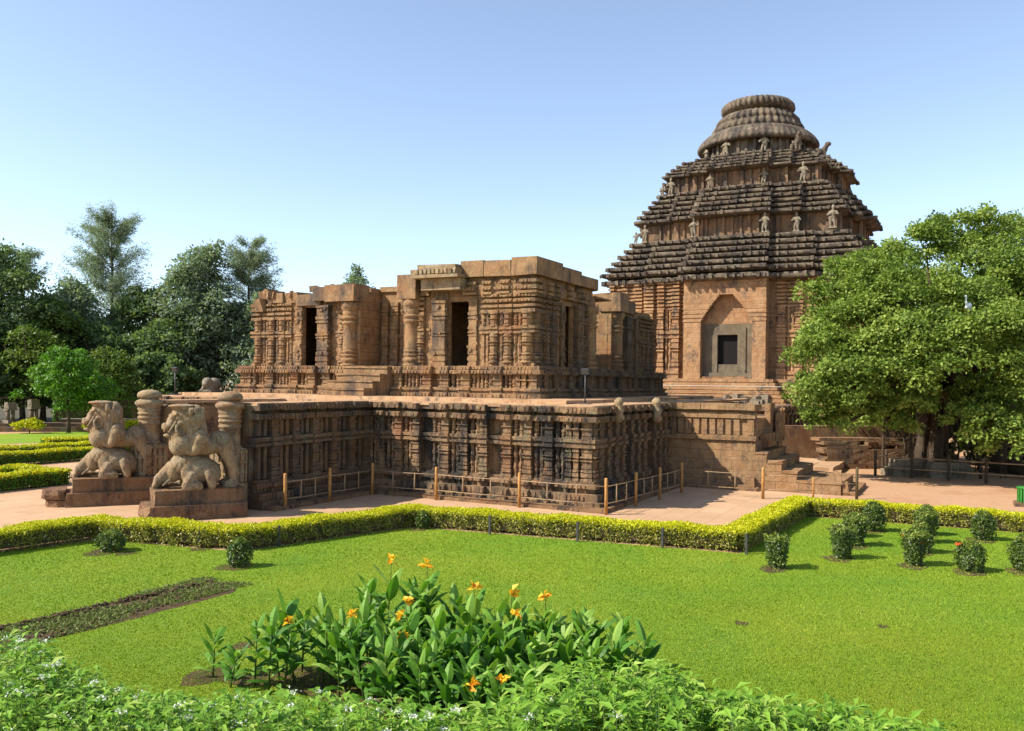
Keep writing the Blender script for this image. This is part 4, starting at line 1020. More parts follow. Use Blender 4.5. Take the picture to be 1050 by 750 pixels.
b = MB(502); bo = Vector(ban.location)
def root_tube(x, y, h_, r, seed):
    q = random.Random(seed); pts = []; rad = []
    for i in range(7):
        t = i / 6; pts.append(Vector((x + q.uniform(-.12, .12), y + q.uniform(-.12, .12), h_ * t)) - bo); rad.append(r * (1.5 - .6 * t if i == 0 else 1 - .3 * t) * q.uniform(.85, 1.15))
    b.tube(pts, rad, 7)
for i in range(16):
    a = b.r.uniform(0, 6.28); rr = b.r.uniform(0, .75); root_tube(22.7 + math.cos(a) * rr, -10.6 + math.sin(a) * rr, 6, b.r.uniform(.18, .38), 510 + i)
for i in range(12):
    a = b.r.uniform(0, 6.28); rr = b.r.uniform(0, .6); root_tube(24.5 + math.cos(a) * rr, -14.2 + math.sin(a) * rr, 6.5, b.r.uniform(.18, .34), 540 + i)
for i in range(12):
    a = b.r.uniform(0, 6.28); L = b.r.uniform(1.2, 2.6); p = Vector((22.7 + b.r.choice((0, 1.8)), -10.6 - b.r.choice((0, 3.6)), b.r.uniform(.3, .8))) - bo
    b.tube([p, p + Vector((math.cos(a) * L * .5, math.sin(a) * L * .5, -.05)), p + Vector((math.cos(a) * L, math.sin(a) * L, -.5))], [.2, .14, .06], 6)
for g in BIG:
    p = Vector((22.7, -10.8, 4.2)) - bo; e = Vector(g[:3]) - bo
    b.tube([p, p.lerp(e, .5) + Vector((0, 0, .7)), e], [.32, .2, .06], 6)
b.build('trunk', M['bark'], ban)
b = MB(503)
for i in range(46):
    x, y = 19.8 + b.r.uniform(0, 6), -8.0 - b.r.uniform(0, 9); root_tube(x, y, b.r.uniform(3, 5), b.r.uniform(.02, .07), 600 + i)
b.build('hanging_roots', M['bark'], ban)
tree('bushy tree far behind the banyan at the right edge', 38, -26, 13, 7, M['banyan'], 9000, .4, 430, 'trees beyond the banyan', zlow=.3)
tree('dark tree behind the banyan trunk', 44, -12, 11, 6, M['forest_leaf'], 9000, .4, 431, 'trees beyond the banyan', zlow=.3)
tree('dark green tree behind the banyan crown near the temple corner', 55, -14, 13, 6, M['forest_leaf'], 8000, .4, 432, 'trees beyond the banyan', zlow=.3)
tree('dusky tree well to the right of the banyan', 34, -36, 14, 7, M['forest_leaf'], 8000, .42, 433, 'trees beyond the banyan', zlow=.3)

for i, (x, y, h_, r) in enumerate(((30, -9.5, 5.5, 3.6), (30, -15, 6, 4), (29, -20, 6, 4), (27, -24, 6, 4), (40, -5, 7, 4))):
    tree(('dark thicket tree just behind the banyan trunk', 'dark thicket tree between the two banyan trunks', 'dark thicket tree behind the right banyan trunk', 'dark thicket tree at the right edge under the banyan', 'dark tree between the ruined wall and the temple plinth')[i], x, y, h_, r, M['banyan'], 18000, .34, 440 + i, 'trees beyond the banyan', zlow=-.4, per=26)

# ------------------------------------------------------------------ hedges
def hedge(name, label, runs, hgt, wid, seed, dens=1500, top='hedge_top', side='hedge_side', group=None, stakes=(), leafy=.055, gap=True):
    """runs: list of (x0, y0, x1, y1) centre lines"""
    r0 = runs[0]; root = empty(name, (r0[0], r0[1], 0)); tag(root, label, 'hedge', group)
    rng = np.random.default_rng(seed); VT = []; TT = []; VS = []; TS = []; b = MB(seed)
    for (x0, y0, x1, y1) in runs:
        A = np.array([x0, y0, 0.]); B = np.array([x1, y1, 0.]); L = np.linalg.norm(B - A); u = (B - A) / L; p = np.array([-u[1], u[0], 0.])
        c = (A + B) / 2 - np.array([r0[0], r0[1], 0]); b.obox((c[0], c[1]), (u[0], u[1]), L / 2 - .12, wid / 2 - .16, .1, hgt - .12)
        wob = lambda s_: .035 * np.sin(s_ * 2.1 + seed) + .02 * np.sin(s_ * 5.3)
        n = int(L * wid * dens * 1.7); s_ = rng.uniform(-.02, L + .02, n); q = rng.uniform(-.5, .5, n) * wid; z = hgt + wob(s_) - rng.random(n) ** 2 * .12 - .1 * (np.abs(q / wid) * 2) ** 6
        P = A + u * s_[:, None] + p * q[:, None]; P[:, 2] = z
        D = unit(rdir(n, rng) + np.array([0, 0, .35])); N = unit(rdir(n, rng) * .6 + np.array([0, 0, 1.]))
        VT.append(flat_leaves(P, D, N, leafy * rng.uniform(.7, 1.3, n), leafy * .62 * rng.uniform(.7, 1.3, n))); TT.append(rng.random(n))
        for sg in (-1, 1, 0):
            span = L if sg else wid * 2
            n = int(span * hgt * dens * 1.15); z = hgt * rng.uniform(.04, .97, n)
            if gap: z = np.where(rng.random(n) < .35, z ** .7 * hgt ** .3, z)
            if sg:
                s_ = rng.uniform(0, L, n); dep = rng.random(n) ** 1.5 * .2; q = sg * (wid / 2 - dep + .02 * np.sin(s_ * 7) + .02 * np.sin(s_ * 17 + z * 9))
                nrm = p * sg
            else:
                s_ = np.where(rng.random(n) < .5, rng.random(n) * .16, L - rng.random(n) * .16); q = rng.uniform(-.5, .5, n) * wid; nrm = np.array([0, 0, 0.])
            P = A + u * s_[:, None] + p * np.atleast_1d(q)[:, None]; P[:, 2] = z
            keep = rng.random(n) < (np.clip(.45 + z / hgt * .7, 0, 1) if gap else 1.0)
            keep &= (np.sin(s_ * 6.3 + seed) + np.sin(s_ * 14.1 + z * 8) * .7 + rng.normal(0, .6, n) > -1.0) if gap else True
            P = P[keep]; k = len(P)
            D = unit(rdir(k, rng) + nrm * .3 + np.array([0, 0, .1])); N = unit(rdir(k, rng) * .7 + nrm + np.array([0, 0, .3]))
            l = leafy * rng.uniform(.7, 1.4, k)
            V = flat_leaves(P, D, N, l, l * .6)
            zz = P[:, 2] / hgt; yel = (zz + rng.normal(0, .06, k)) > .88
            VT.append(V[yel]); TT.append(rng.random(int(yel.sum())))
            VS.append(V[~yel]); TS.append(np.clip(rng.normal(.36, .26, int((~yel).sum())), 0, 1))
        # stems
        for i in range(int(L / .16)):
            s1 = rng.uniform(0, L); q1 = rng.choice([-1, 1]) * (wid / 2 - rng.uniform(.06, .2)); c = A + u * s1 + p * q1 - np.array([r0[0], r0[1], 0])
            b.tube([(c[0], c[1], 0), (c[0] + rng.uniform(-.05, .05), c[1] + rng.uniform(-.05, .05), hgt * .8)], [.012, .006], 4)
    off = np.array([r0[0], r0[1], 0])
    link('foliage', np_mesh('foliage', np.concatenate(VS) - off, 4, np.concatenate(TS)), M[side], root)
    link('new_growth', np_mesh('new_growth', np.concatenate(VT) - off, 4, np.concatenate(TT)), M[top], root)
    b.build('stems', M['twig'], root)
    for (x, y) in stakes:
        b = MB(3); b.box(x - r0[0] - .03, x - r0[0] + .03, y - r0[1] - .03, y - r0[1] + .03, 0, hgt - .03); b.build('stake', M['metal'], root)
    return root
hedge('clipped_hedge', 'long zigzag clipped hedge with golden top between the lawn and the temple court',
      [(-19.5, 10.75, -12.9, 9.8), (-12.85, 9.9, -11.75, 5.15), (-12.0, 5.25, -6.2, 3.45), (-6.25, 3.6, -5.05, -6.5), (-5.3, -6.35, 2.85, -6.85), (2.8, -6.6, 2.95, -22)], .60, .84, 700,
      stakes=((-12.33, 6.2), (-11.1, 4.52), (-6.52, .5), (-6.2, -2.2), (-5.84, -4.6), (-5.5, -6.82), (2.5, -7.4)))
G2 = 'garden hedges behind the lions'
hedge('garden_hedge', 'nearest green garden hedge, ending left of the broken lion pedestal', [(-18, 21.9, -5.4, 21.9), (-5.8, 22.1, -5.8, 24.8), (-5.6, 24.8, -18, 24.8)], .66, .8, 720, 620, side='bright_leaf', group=G2, leafy=.09, gap=False)
hedge('garden_hedge', 'long garden hedge running behind the back lion, second from the court', [(-16, 31.4, 9, 30.9)], .68, .9, 721, 420, side='bright_leaf', group=G2, leafy=.10, gap=False)
hedge('garden_hedge', 'low garden hedge beyond the second one, starting near the earth path', [(-.5, 36.5, 14, 35.5)], .55, 1.0, 722, 350, side='bright_leaf', group=G2, leafy=.11, gap=False)
hedge('garden_hedge', 'farthest garden hedge strip, just before the far lawn', [(6.0, 40.6, 17, 38.6)], .55, 1.0, 723, 300, side='bright_leaf', group=G2, leafy=.12, gap=False)

# ------------------------------------------------------------------ clipped shrubs on the lawn
def shrub(x, y, r, h_, seed, label, group='small shrubs on the lawn', shape='tub', buds=0):
    root = empty('shrub', (x, y, 0)); tag(root, label, 'shrub', group)
    r *= .86; h_ *= .93
    rng = np.random.default_rng(seed); n = int(2600 * (r * h_) / .27)
    a = rng.uniform(0, 6.283, n); t = rng.random(n); 
    prof = (.62 + .42 * t) if shape == 'tub' else (np.sin(math.pi * (.15 + .8 * t)) ** .6)
    top = rng.random(n) < .22
    rr = np.where(top, np.sqrt(rng.random(n)), 1 - rng.random(n) ** 1.5 * .3); t = np.where(top, 1 - rng.random(n) * .12 - (.0 if shape == 'tub' else .25) * rr ** 2, t)
    prof = np.where(top, prof.max() if shape == 'tub' else .75, prof)
    q = 1 + .12 * np.sin(a * 3 + seed) + .08 * np.sin(a * 7 + t * 6)
    P = np.stack([np.cos(a) * r * prof * rr * q, np.sin(a) * r * prof * rr * q, .05 + t * h_ * (1 + .06 * np.sin(a * 4))], 1)
    nrm = np.stack([np.cos(a), np.sin(a), np.where(top, 1.5, .2)], 1)
    D = unit(rdir(n, rng) + nrm * .3); N = unit(nrm + rdir(n, rng) * .7)
    l = .065 * rng.uniform(.7, 1.3, n)
    tt = np.clip(rng.normal(.35, .2, n) + .35 * (t > .85), 0, 1)
    link('foliage', np_mesh('foliage', leaf_quads(P, D, N, l, l * .6, rng), 4, np.concatenate([tt, tt])), M['shrub_leaf'], root)
    b = MB(seed); b.tube([(0, 0, 0), (.01, 0, h_ * .5), (0, .01, h_ * .8)], [.045, .04, .02], 6)
    for i in range(7): aa = b.r.uniform(0, 6.28); b.tube([(0, 0, h_ * .15), (math.cos(aa) * r * .6, math.sin(aa) * r * .6, h_ * .75)], [.02, .008], 4)
    b.build('stem', M['twig'], root)
    if buds:
        b = MB(seed + 1)
        for i in range(buds):
            aa = b.r.uniform(0, 6.28); c = Vector((math.cos(aa) * r * .8, math.sin(aa) * r * .8, h_ * b.r.uniform(.7, 1.02)))
            for k in range(6): d = Vector((b.r.uniform(-1, 1), b.r.uniform(-1, 1), b.r.uniform(0, 1))) * .06; s_ = .018; b.box(c.x + d.x - s_, c.x + d.x + s_, c.y + d.y - s_, c.y + d.y + s_, c.z + d.z - s_ * .4, c.z + d.z + s_ * .4, .012)
        b.build('blossoms', M['red_bud'], root)
    patch = [(x - .12 + (r + .16) * 1.15 * math.cos(k * .5236) * random.Random(seed + k).uniform(.75, 1.2), y + .05 + (r + .12) * math.sin(k * .5236) * random.Random(seed + k).uniform(.7, 1.15)) for k in range(12)]
    sheet('soil_patch', patch, .012, M['soil'])
for i, (x, y, r, h_, lab, sh, bd) in enumerate((
    (-6.85, -7.88, .34, .80, 'clipped tub shaped shrub nearest the outer corner of the golden hedge', 'tub', 0),
    (-4.72, -9.14, .36, .84, 'clipped tub shaped shrub at the near end of the middle shrub row', 'tub', 0),
    (-2.55, -9.25, .38, .84, 'clipped shrub directly behind the near one of the middle row', 'tub', 0),
    (-1.0, -9.1, .34, .7, 'round shrub second from the hedge in the middle row', 'ball', 0),
    (.4, -9.5, .40, .9, 'dark shrub at the hedge end of the middle row', 'ball', 0),
    (-4.66, -10.86, .34, .86, 'narrow clipped shrub topped with orange red blossoms', 'tub', 5),
    (-2.7, -10.95, .36, .8, 'yellowish shrub right behind the blossoming one', 'ball', 1),
    (-1.0, -11.0, .33, .9, 'tall dark shrub third in the blossoming row', 'tub', 0),
    (.5, -10.98, .36, .9, 'dark shrub at the hedge end of the blossoming row', 'ball', 0),
    (-4.69, -12.13, .40, .72, 'loose roundish shrub speckled with reddish leaves', 'ball', 4),
    (.45, -12.51, .38, .85, 'pointed green shrub close to the hedge on the right', 'ball', 0),
    (-4.0, -13.35, .40, .9, 'green shrub cut by the right edge of the picture', 'ball', 0),
    (-13.82, 7.75, .42, .5, 'low wide green shrub by the left part of the hedge', 'ball', 0),
    (-13.5, 3.55, .34, .66, 'dark round shrub standing alone near the inner hedge corner', 'ball', 0),
    (-6.75, 2.75, .24, .52, 'tiny yellowish shrub against the hedge below the platform', 'ball', 0))):
    shrub(x, y, r, h_, 800 + i * 3, lab, shape=sh, buds=bd)

# ------------------------------------------------------------------ flower bed strip, bare patches
def ragged(pts, seed, amp, k=8):
    r = random.Random(seed); out = []
    for i in range(len(pts)):
        a = Vector(pts[i]); e = Vector(pts[(i + 1) % len(pts)])
        for q in range(k):
            p = a.lerp(e, q / k); out.append((p.x + r.uniform(-amp, amp), p.y + r.uniform(-amp, amp)))
    return out
BED = [(-21.2, 2.05), (-19.9, 2.0), (-15.4, 1.72), (-14.6, 2.35), (-15.1, 2.95), (-19.3, 3.45), (-21.0, 3.5)]
sheet('soil_bed', ragged(BED, 5, .05), .013, M['soil'])
b = MB(901)   # dug edge: broken clods along the far side
for i in range(150):
    t = b.r.random(); x = -20.6 + 5.6 * t; y = 3.42 - .55 * t + b.r.gauss(0, .05); s_ = b.r.uniform(.015, .045)
    b.obox((x, y), (b.r.uniform(-1, 1), b.r.uniform(-1, 1)), s_, s_ * .8, .0, s_ * 1.1 + .02, .012)
for i in range(260):
    x = b.r.uniform(-20.6, -15.2); y = b.r.uniform(2.0, 3.3); s_ = b.r.uniform(.012, .035)
    b.obox((x, y), (b.r.uniform(-1, 1), b.r.uniform(-1, 1)), s_, s_, .0, s_ + .015, .008)
o = b.build('soil_clods', M['soil']); tag(o, kind='stuff')
rng = np.random.default_rng(902); n = 17000
P = np.stack([rng.uniform(-20.8, -14.7, n), rng.uniform(1.95, 3.4, n), np.full(n, .015)], 1)
k_ = (np.sin(P[:, 0] * 2.3) + np.sin(P[:, 1] * 5 + P[:, 0]) + rng.normal(0, .6, n)) > -.5
P = P[k_]; n = len(P)
D = unit(rdir(n, rng) * np.array([1, 1, .4]) + np.array([0, 0, .45])); l = rng.uniform(.03, .08, n)
o = link('weeds', np_mesh('weeds', flat_leaves(P, D, unit(rdir(n, rng) * .6 + np.array([0, 0, 1])), l, l * .45), 4, rng.random(n)), M['weed']); tag(o, kind='stuff')
for i, (x, y, r) in enumerate(((-18.0, -1.1, .22), (-19.35, -1.75, .4), (-12.4, 6.0, .3), (-12.30, -8.22, .16), (-13.83, 7.15, .3), (-11.14, -10.61, .12))):
    sheet('soil_patch', [(x + r * 1.3 * math.cos(k * .52) * random.Random(i * 20 + k).uniform(.6, 1.1), y + r * math.sin(k * .52) * random.Random(i * 9 + k).uniform(.6, 1.1)) for k in range(12)], .012, M['soil'])

# mown grass blades over the near lawn
def in_poly(P, poly):
    x, y = P[:, 0], P[:, 1]; c = np.zeros(len(P), bool); j = len(poly) - 1
    for i in range(len(poly)):
        xi, yi = poly[i]; xj, yj = poly[j]
        c ^= ((yi > y) != (yj > y)) & (x < (xj - xi) * (y - yi) / (yj - yi + 1e-12) + xi); j = i
    return c
rng = np.random.default_rng(910); n = 360000
d = 9.5 + 22 * rng.random(n) ** 1.35; a = rng.uniform(-.66, .66, n) * d
P = np.stack([CAM.x + FWD.x * d + RGT.x * a, CAM.y + FWD.y * d + RGT.y * a, np.full(n, .006)], 1)
keep = in_poly(P, LAWN) & ~in_poly(P, BED)
P = P[keep]; n = len(P); dd = d[keep]
D = unit(rdir(n, rng) * np.array([.8, .8, .2]) + np.array([0, 0, 1.0])); l = rng.uniform(.012, .032, n) * (1 + .02 * dd)
big = np.sin(P[:, 0] * .9 + np.sin(P[:, 1] * .7) * 2) * .14 + np.sin(P[:, 1] * 1.3 + P[:, 0] * .4) * .1 + np.sin(P[:, 0] * 3.1 + 2 * np.sin(P[:, 1] * 2.3)) * np.sin(P[:, 1] * 2.9) * .1
W_ = .004 + .00045 * dd
S = unit(np.cross(D, rdir(n, rng)))
V = np.stack([P - S * W_[:, None], P + S * W_[:, None], P + D * l[:, None]], 1)
o = link('grass', np_mesh('grass', V, 3, np.clip(rng.normal(.48, .15, n) + big * 1.15, 0, 1)), M['grass']); tag(o, kind='stuff')

# ------------------------------------------------------------------ canna lilies
def canna(x, y, h_, seed, label, group, flower=0, leaves=None, cam_lean=0):
    root = empty('canna_plant', (x, y, 0)); tag(root, label, 'canna', group)
    rng = np.random.default_rng(seed); q = random.Random(seed)
    lean = Vector((q.uniform(-.14, .14), q.uniform(-.14, .14), 0)) * h_; top = Vector((lean.x, lean.y, h_ * .8))
    b = MB(seed); b.tube([(0, 0, 0), tuple(top * .5 + Vector((0, 0, .02))), tuple(top)], [.016, .013, .007], 5)
    VV = []; TT = []; nl = leaves or q.randint(10, 14); ph = q.uniform(0, 6.28)
    for i in range(nl):
        f = (i + .6) / nl; z = h_ * (.10 + .66 * f); az = ph + i * 2.4 + q.uniform(-.4, .4)
        tilt = q.uniform(.4, .8) + .7 * f * q.uniform(.7, 1.15); tilt = min(tilt, 1.5)
        L = q.uniform(.27, .46) * (.75 + .35 * h_) * (1.05 - .3 * abs(f - .45)); Wd = L * q.uniform(.28, .40)
        out = Vector((math.cos(az), math.sin(az), 0)); sd = Vector((-math.sin(az), math.cos(az), 0))
        p = Vector((lean.x * f, lean.y * f, z)); ang = tilt; k = 6; pts = []
        curl = q.uniform(.10, .30) if q.random() < .7 else q.uniform(.3, .5)
        for s_ in range(k + 1):
            t = s_ / k; wdt = Wd * .5 * (math.sin(math.pi * min(1, (t * .93 + .05)) ** .85) ** .8 if 0 < t < 1 else (.12 if t == 0 else .0))
            dirv = out * math.cos(ang) + Vector((0, 0, 1)) * math.sin(ang); nrm = dirv.cross(sd) * -1
            up = nrm * wdt * .45
            pts.append((p - sd * wdt + up, p.copy(), p + sd * wdt + up)); p = p + dirv * L / k; ang -= curl * (.4 + t)
        tv = min(1, max(0, q.gauss(.42, .2) + .25 * (f > .8)))
        for s_ in range(k):
            a, c = pts[s_], pts[s_ + 1]
            VV.append([a[0], a[1], c[1], c[0]]); VV.append([a[1], a[2], c[2], c[1]]); TT += [tv, min(1, tv + .06)]
    V = np.array([[tuple(p) for p in f] for f in VV])
    me = np_mesh('leaves', V, 4, np.array(TT)); me.polygons.foreach_set('use_smooth', np.zeros(len(me.polygons), bool))
    link('leaves', me, M['canna_leaf'], root)
    if flower:
        st = top + Vector((q.uniform(-.04, .04), q.uniform(-.04, .04), h_ * .26 if flower > 1 else h_ * .2)); b.tube([tuple(top), tuple((top + st) * .5 + Vector((.01, .01, 0))), tuple(st)], [.007, .006, .004], 5)
        PV = []; PT = []
        for i in range(9):
            a = rng.uniform(0, 6.28); e = rng.uniform(-.2, 1.1); dv = np.array([math.cos(a) * math.cos(e), math.sin(a) * math.cos(e), math.sin(e)]); base = np.array(st) + rng.normal(0, .018, 3)
            PV.append(leaf_quads(base[None], dv[None], unit(rdir(1, rng) + np.array([0, 0, .6])), np.array([rng.uniform(.09, .15)]), np.array([rng.uniform(.06, .1)]), rng, .3)); PT += [rng.random()]
        PV = np.concatenate(PV); link('flower', np_mesh('flower', PV, 4, np.repeat(np.array(PT), 2)), M['canna_flower'], root)
    b.build('stem', M['stem'], root)
rng = random.Random(77)
def lat(px, d): return (px - 525) / 873 * d
def gpos(px, d):
    p = CAM + FWD * d + RGT * lat(px, d); return p.x, p.y
CAN = 'canna lilies in the bed on the lawn'
# (x in the photo, distance, height, flower)
rows = [(222, 12.9, .80), (240, 12.5, .62)]
for px in range(262, 352, 14): rows.append((px + rng.uniform(-5, 5), 12.7 + rng.uniform(-.45, .5), rng.uniform(1.05, 1.4)))
for px in range(345, 450, 11): rows.append((px + rng.uniform(-6, 6), 12.7 + rng.uniform(-.7, .9), rng.uniform(1.05, 1.45)))
for px in range(350, 620, 10): rows.append((px + rng.uniform(-6, 6), 12.4 + rng.uniform(-.8, .8), rng.uniform(.9, 1.25)))
for px in range(440, 560, 11): rows.append((px + rng.uniform(-6, 6), 12.7 + rng.uniform(-.9, 1.0), rng.uniform(1.05, 1.4)))
for px in range(560, 665, 11): rows.append((px + rng.uniform(-6, 6), 12.9 + rng.uniform(-.5, .6), rng.uniform(.85, 1.18) - (px - 560) * .0014))
for px in range(400, 640, 13): rows.append((px + rng.uniform(-6, 6), 12.1 + rng.uniform(-.4, .4), rng.uniform(.85, 1.15)))
for px in range(395, 560, 12): rows.append((px + rng.uniform(-6, 6), 11.3 + rng.uniform(-.35, .3), rng.uniform(.75, 1.1)))
for px in range(380, 460, 18): rows.append((px + rng.uniform(-6, 6), 13.6 + rng.uniform(-.3, .3), rng.uniform(1.35, 1.65)))
for i, (px, d_, h_) in enumerate(rows):
    x, y = gpos(px, d_); canna(x, y, h_, 1000 + i, 'leafy green canna without flowers in the dense clump on the lawn', CAN)
FL = [(398, 13.5, 1.75, 'tallest flowering canna, its orange bloom above all the others'), (444, 13.7, 1.68, 'tall canna with a small orange bloom right of the tallest one'), (422, 12.6, 1.35, 'canna with an orange bloom below the two tallest flowers'), (404, 12.2, 1.22, 'canna with a ragged orange bloom in the middle of the clump'),
      (362, 12.3, 1.2, 'canna with a wide yellow orange bloom left of the middle of the clump'), (418, 11.8, 1.0, 'canna with a low yellow bloom beneath the middle flowers'), (492, 13.3, 1.38, 'canna with an orange bloom at the back, just right of the tall flowers'), (520, 12.5, 1.18, 'canna with a pale orange bloom tilted sideways right of centre'),
      (535, 13.4, 1.3, 'canna with a narrow upright bud on the right shoulder of the clump'), (550, 13.2, 1.26, 'canna with two toned bloom at the right shoulder of the clump'), (493, 10.9, .72, 'front canna with a yellow bloom at the bottom, left of the pair'), (519, 10.9, .74, 'front canna with an orange bloom at the bottom, right of the pair'), (295, 12.5, 1.02, 'canna on the left side with one tiny orange flower')]
for i, (px, d_, h_, lab) in enumerate(FL):
    x, y = gpos(px, d_); canna(x, y, h_ / 1.04, 1200 + i, lab, CAN, flower=1)
o = sheet('soil_bed', ragged([gpos(215, 12.9), gpos(330, 12.2), gpos(450, 10.6), gpos(600, 12.0), gpos(665, 12.8), gpos(600, 13.6), gpos(450, 14.2), gpos(300, 13.4)], 8, .1, 6), .0135, M['soil'])

# ------------------------------------------------------------------ leafy herbs along the near edge
rng = np.random.default_rng(930)
TOPX = np.array([-60, 0, 30, 60, 100, 150, 200, 260, 330, 420, 480, 530, 560, 600, 640, 680, 720, 780, 840, 900, 950, 1000]); TOPY = np.array([630, 642, 652, 672, 696, 712, 716, 714, 712, 722, 732, 716, 698, 680, 672, 686, 704, 714, 722, 734, 744, 754])
VV = []; TT = []; FW = []; b = MB(931)
ns = 1750; px = rng.uniform(-60, 990, ns); dep = 8.6 + 3.9 * rng.random(ns) ** .9
for i in range(ns):
    ty = np.interp(px[i], TOPX, TOPY); d_ = dep[i]
    hz = 393 + ROLL * (px[i] - 525); hmax = .9 * (4.53 - (ty - hz) / 873 * d_)
    far = np.interp(px[i], [-60, 40, 120, 220, 480, 560, 700, 900, 990], [12.6, 12.4, 11.6, 11.4, 10.6, 11.9, 11.9, 10.8, 10.2])
    if d_ > far or hmax < .12: continue
    h_ = min(hmax, 1.15) * (rng.uniform(.45, 1.0) if rng.random() < .8 else rng.uniform(.95, 1.14)); x, y = gpos(px[i], d_); lx, ly = rng.normal(0, .08, 2)
    broad = px[i] > 470
    b.tube([(x, y, 0), (x + lx * .5, y + ly * .5, h_ * .5), (x + lx, y + ly, h_)], [.006, .005, .003], 4)
    k = rng.integers(13, 20); f = 1 - rng.random(k) ** 1.3 * .62; f[:4] = 1.0
    base = np.stack([x + lx * f, y + ly * f, h_ * f], 1); az = rng.uniform(0, 6.283, k); el = rng.uniform(-.25, .75, k)
    D = np.stack([np.cos(az) * np.cos(el), np.sin(az) * np.cos(el), np.sin(el)], 1); base = base + D * rng.uniform(.0, .07, k)[:, None]
    L = (rng.uniform(.10, .22, k) if broad else rng.uniform(.07, .17, k)); N = unit(rdir(k, rng) * .45 + np.array([0, 0, 1.]))
    q = leaf_quads(base, D, N, L, L * (rng.uniform(.30, .42, k) if broad else rng.uniform(.34, .5, k)), rng, .3); VV.append(q)
    t = np.clip(rng.normal(.45, .2, k) + rng.normal(0, .12), 0, 1); TT.append(np.concatenate([t, t]))
    if (px[i] < 480 and rng.random() < .15) or rng.random() < .02:
        m_ = 26; c = np.array([x + lx, y + ly, h_ + .03]); pp_ = c + rng.normal(0, 1, (m_, 3)) * np.array([.035, .035, .012]); lf = np.full(m_, .026)
        FW.append(flat_leaves(pp_, rdir(m_, rng), unit(rdir(m_, rng) * .5 + np.array([0, 0, 1.])), lf, lf * .9))
o = link('herbs', np_mesh('herbs', np.concatenate(VV), 4, np.concatenate(TT)), M['herb_leaf']); tag(o, kind='stuff')
fw = np.concatenate(FW); o = link('herb_flowers', np_mesh('herb_flowers', fw, 4, rng.random(len(fw))), M['white_flower']); tag(o, kind='stuff')
o = b.build('herb_stems', M['stem']); tag(o, kind='stuff')

# ------------------------------------------------------------------ lamps and the small beast on the platform
def floodlight(x, y, z, h_, label, seed):
    root = empty('floodlight', (x, y, z)); tag(root, label, 'lamp', 'floodlights on the platform')
    b = MB(seed); b.box(-.22, .22, -.22, .22, 0, .03); b.build('base', M['metal'], root)
    b = MB(seed); b.tube([(0, 0, .02), (0, 0, h_)], .028, 8); b.build('pole', M['metal'], root)
    b = MB(seed); b.loops([[(-.05, -.16, h_), (.10, -.16, h_ + .04), (.10, .16, h_ + .04), (-.05, .16, h_)], [(-.13, -.16, h_ + .2), (.03, -.16, h_ + .24), (.03, .16, h_ + .24), (-.13, .16, h_ + .2)]]); b.build('head', M['metal'], root)
floodlight(2.3, 1.2, 3.75, 1.15, 'slim grey floodlight on the platform edge below the hall corner', 71)
floodlight(1.4, 23.2, 3.75, 1.15, 'slim dark floodlight at the far end of the platform against the wood', 72)
bm_ = blob_mesh('crouching_beast', [('e', (0, 0, .3), (.55, .26, .26)), ('e', (-.55, 0, .42), (.28, .22, .26)), ('c', (-.3, .15, .3), (-.75, .18, .08), .13, .1), ('c', (-.3, -.15, .3), (-.75, -.18, .08), .13, .1), ('e', (.4, 0, .38), (.3, .27, .28)), ('e', (-.78, 0, .34), (.13, .14, .1)), ('b', (0, 0, .04), (.85, .3, .05))], .04, .03, 5)
o = link('crouching_beast', bm_, M['stone_grey']); o.location = (3.4, 22.8, 3.87); o.rotation_euler = (0, 0, .5); o.scale = (1.15, 1.15, 1.15); tag(o, 'small crouching stone beast on the platform beside the hall plinth', 'statue')

# ------------------------------------------------------------------ below the banyan: fence, carved blocks, ruined wall, bin, bird
fr = empty('fence', (18.6, -8, 0)); tag(fr, 'weathered dark post and rail fence standing under the banyan', 'fence')
FP = [(18.65, -8.05), (18.5, -9.75), (18.25, -11.4), (17.9, -13.0), (17.6, -14.8)]
def fp2(x, y, h_, r=.07):
    b = MB(int(abs(y) * 100)); b.tube([(x - 18.6, y + 8, 0), (x - 18.6, y + 8, h_ - .05), (x - 18.6, y + 8, h_)], [r, r, r * .6], 8); b.build('post', M['bark'], fr)
for p in FP: fp2(*p, 1.3)
fp2(19.6, -8.5, 1.3)
for a, c in list(zip(FP[:-1], FP[1:])) + [((18.65, -8.05), (19.6, -8.5)), ((19.6, -8.5), (23, -8.9))]:
    for z in (1.0, .45):
        b = MB(4); b.tube([(a[0] - 18.6, a[1] + 8, z), (c[0] - 18.6, c[1] + 8, z)], .035, 6); b.build('rail', M['rail'], fr)
def carved_block(x, y, L, w_, h_, rz, label, seed):
    root = empty('carved_block', (x, y, 0), rz); tag(root, label, 'stone block', 'fallen carved blocks under the banyan')
    b = MB(seed); b.loops([[(-L / 2 + .05, -w_ / 2, z), (L / 2 - .05, -w_ / 2 + .03, z), (L / 2, w_ / 2, z), (-L / 2, w_ / 2, z)] for z in (0, h_ * .8)]); b.loops([[(q * (-L / 2 + .1), -w_ / 2 - .03, z), (q * (L / 2 - .1), -w_ / 2 - .03, z), (L / 2 * q, w_ / 2, z), (-L / 2 * q, w_ / 2, z)] for z, q in ((h_ * .8, 1), (h_, .95))])
    for k in range(int(L / .16)):
        for zz in (.25, .5): b.box(-L / 2 + .12 + k * .16, -L / 2 + .22 + k * .16, -w_ / 2 - .04, -w_ / 2 + .05, h_ * zz, h_ * (zz + .18), .012)
    b.build('block', M['stone_grey'], root)
carved_block(19.6, -9.5, 1.7, .7, .85, R_(-66), 'large pale fallen block with rows of carving beside the fence', 951)
carved_block(19.5, -8.75, .8, .7, .45, R_(-60), 'low rough end block left of the large carved block', 952)
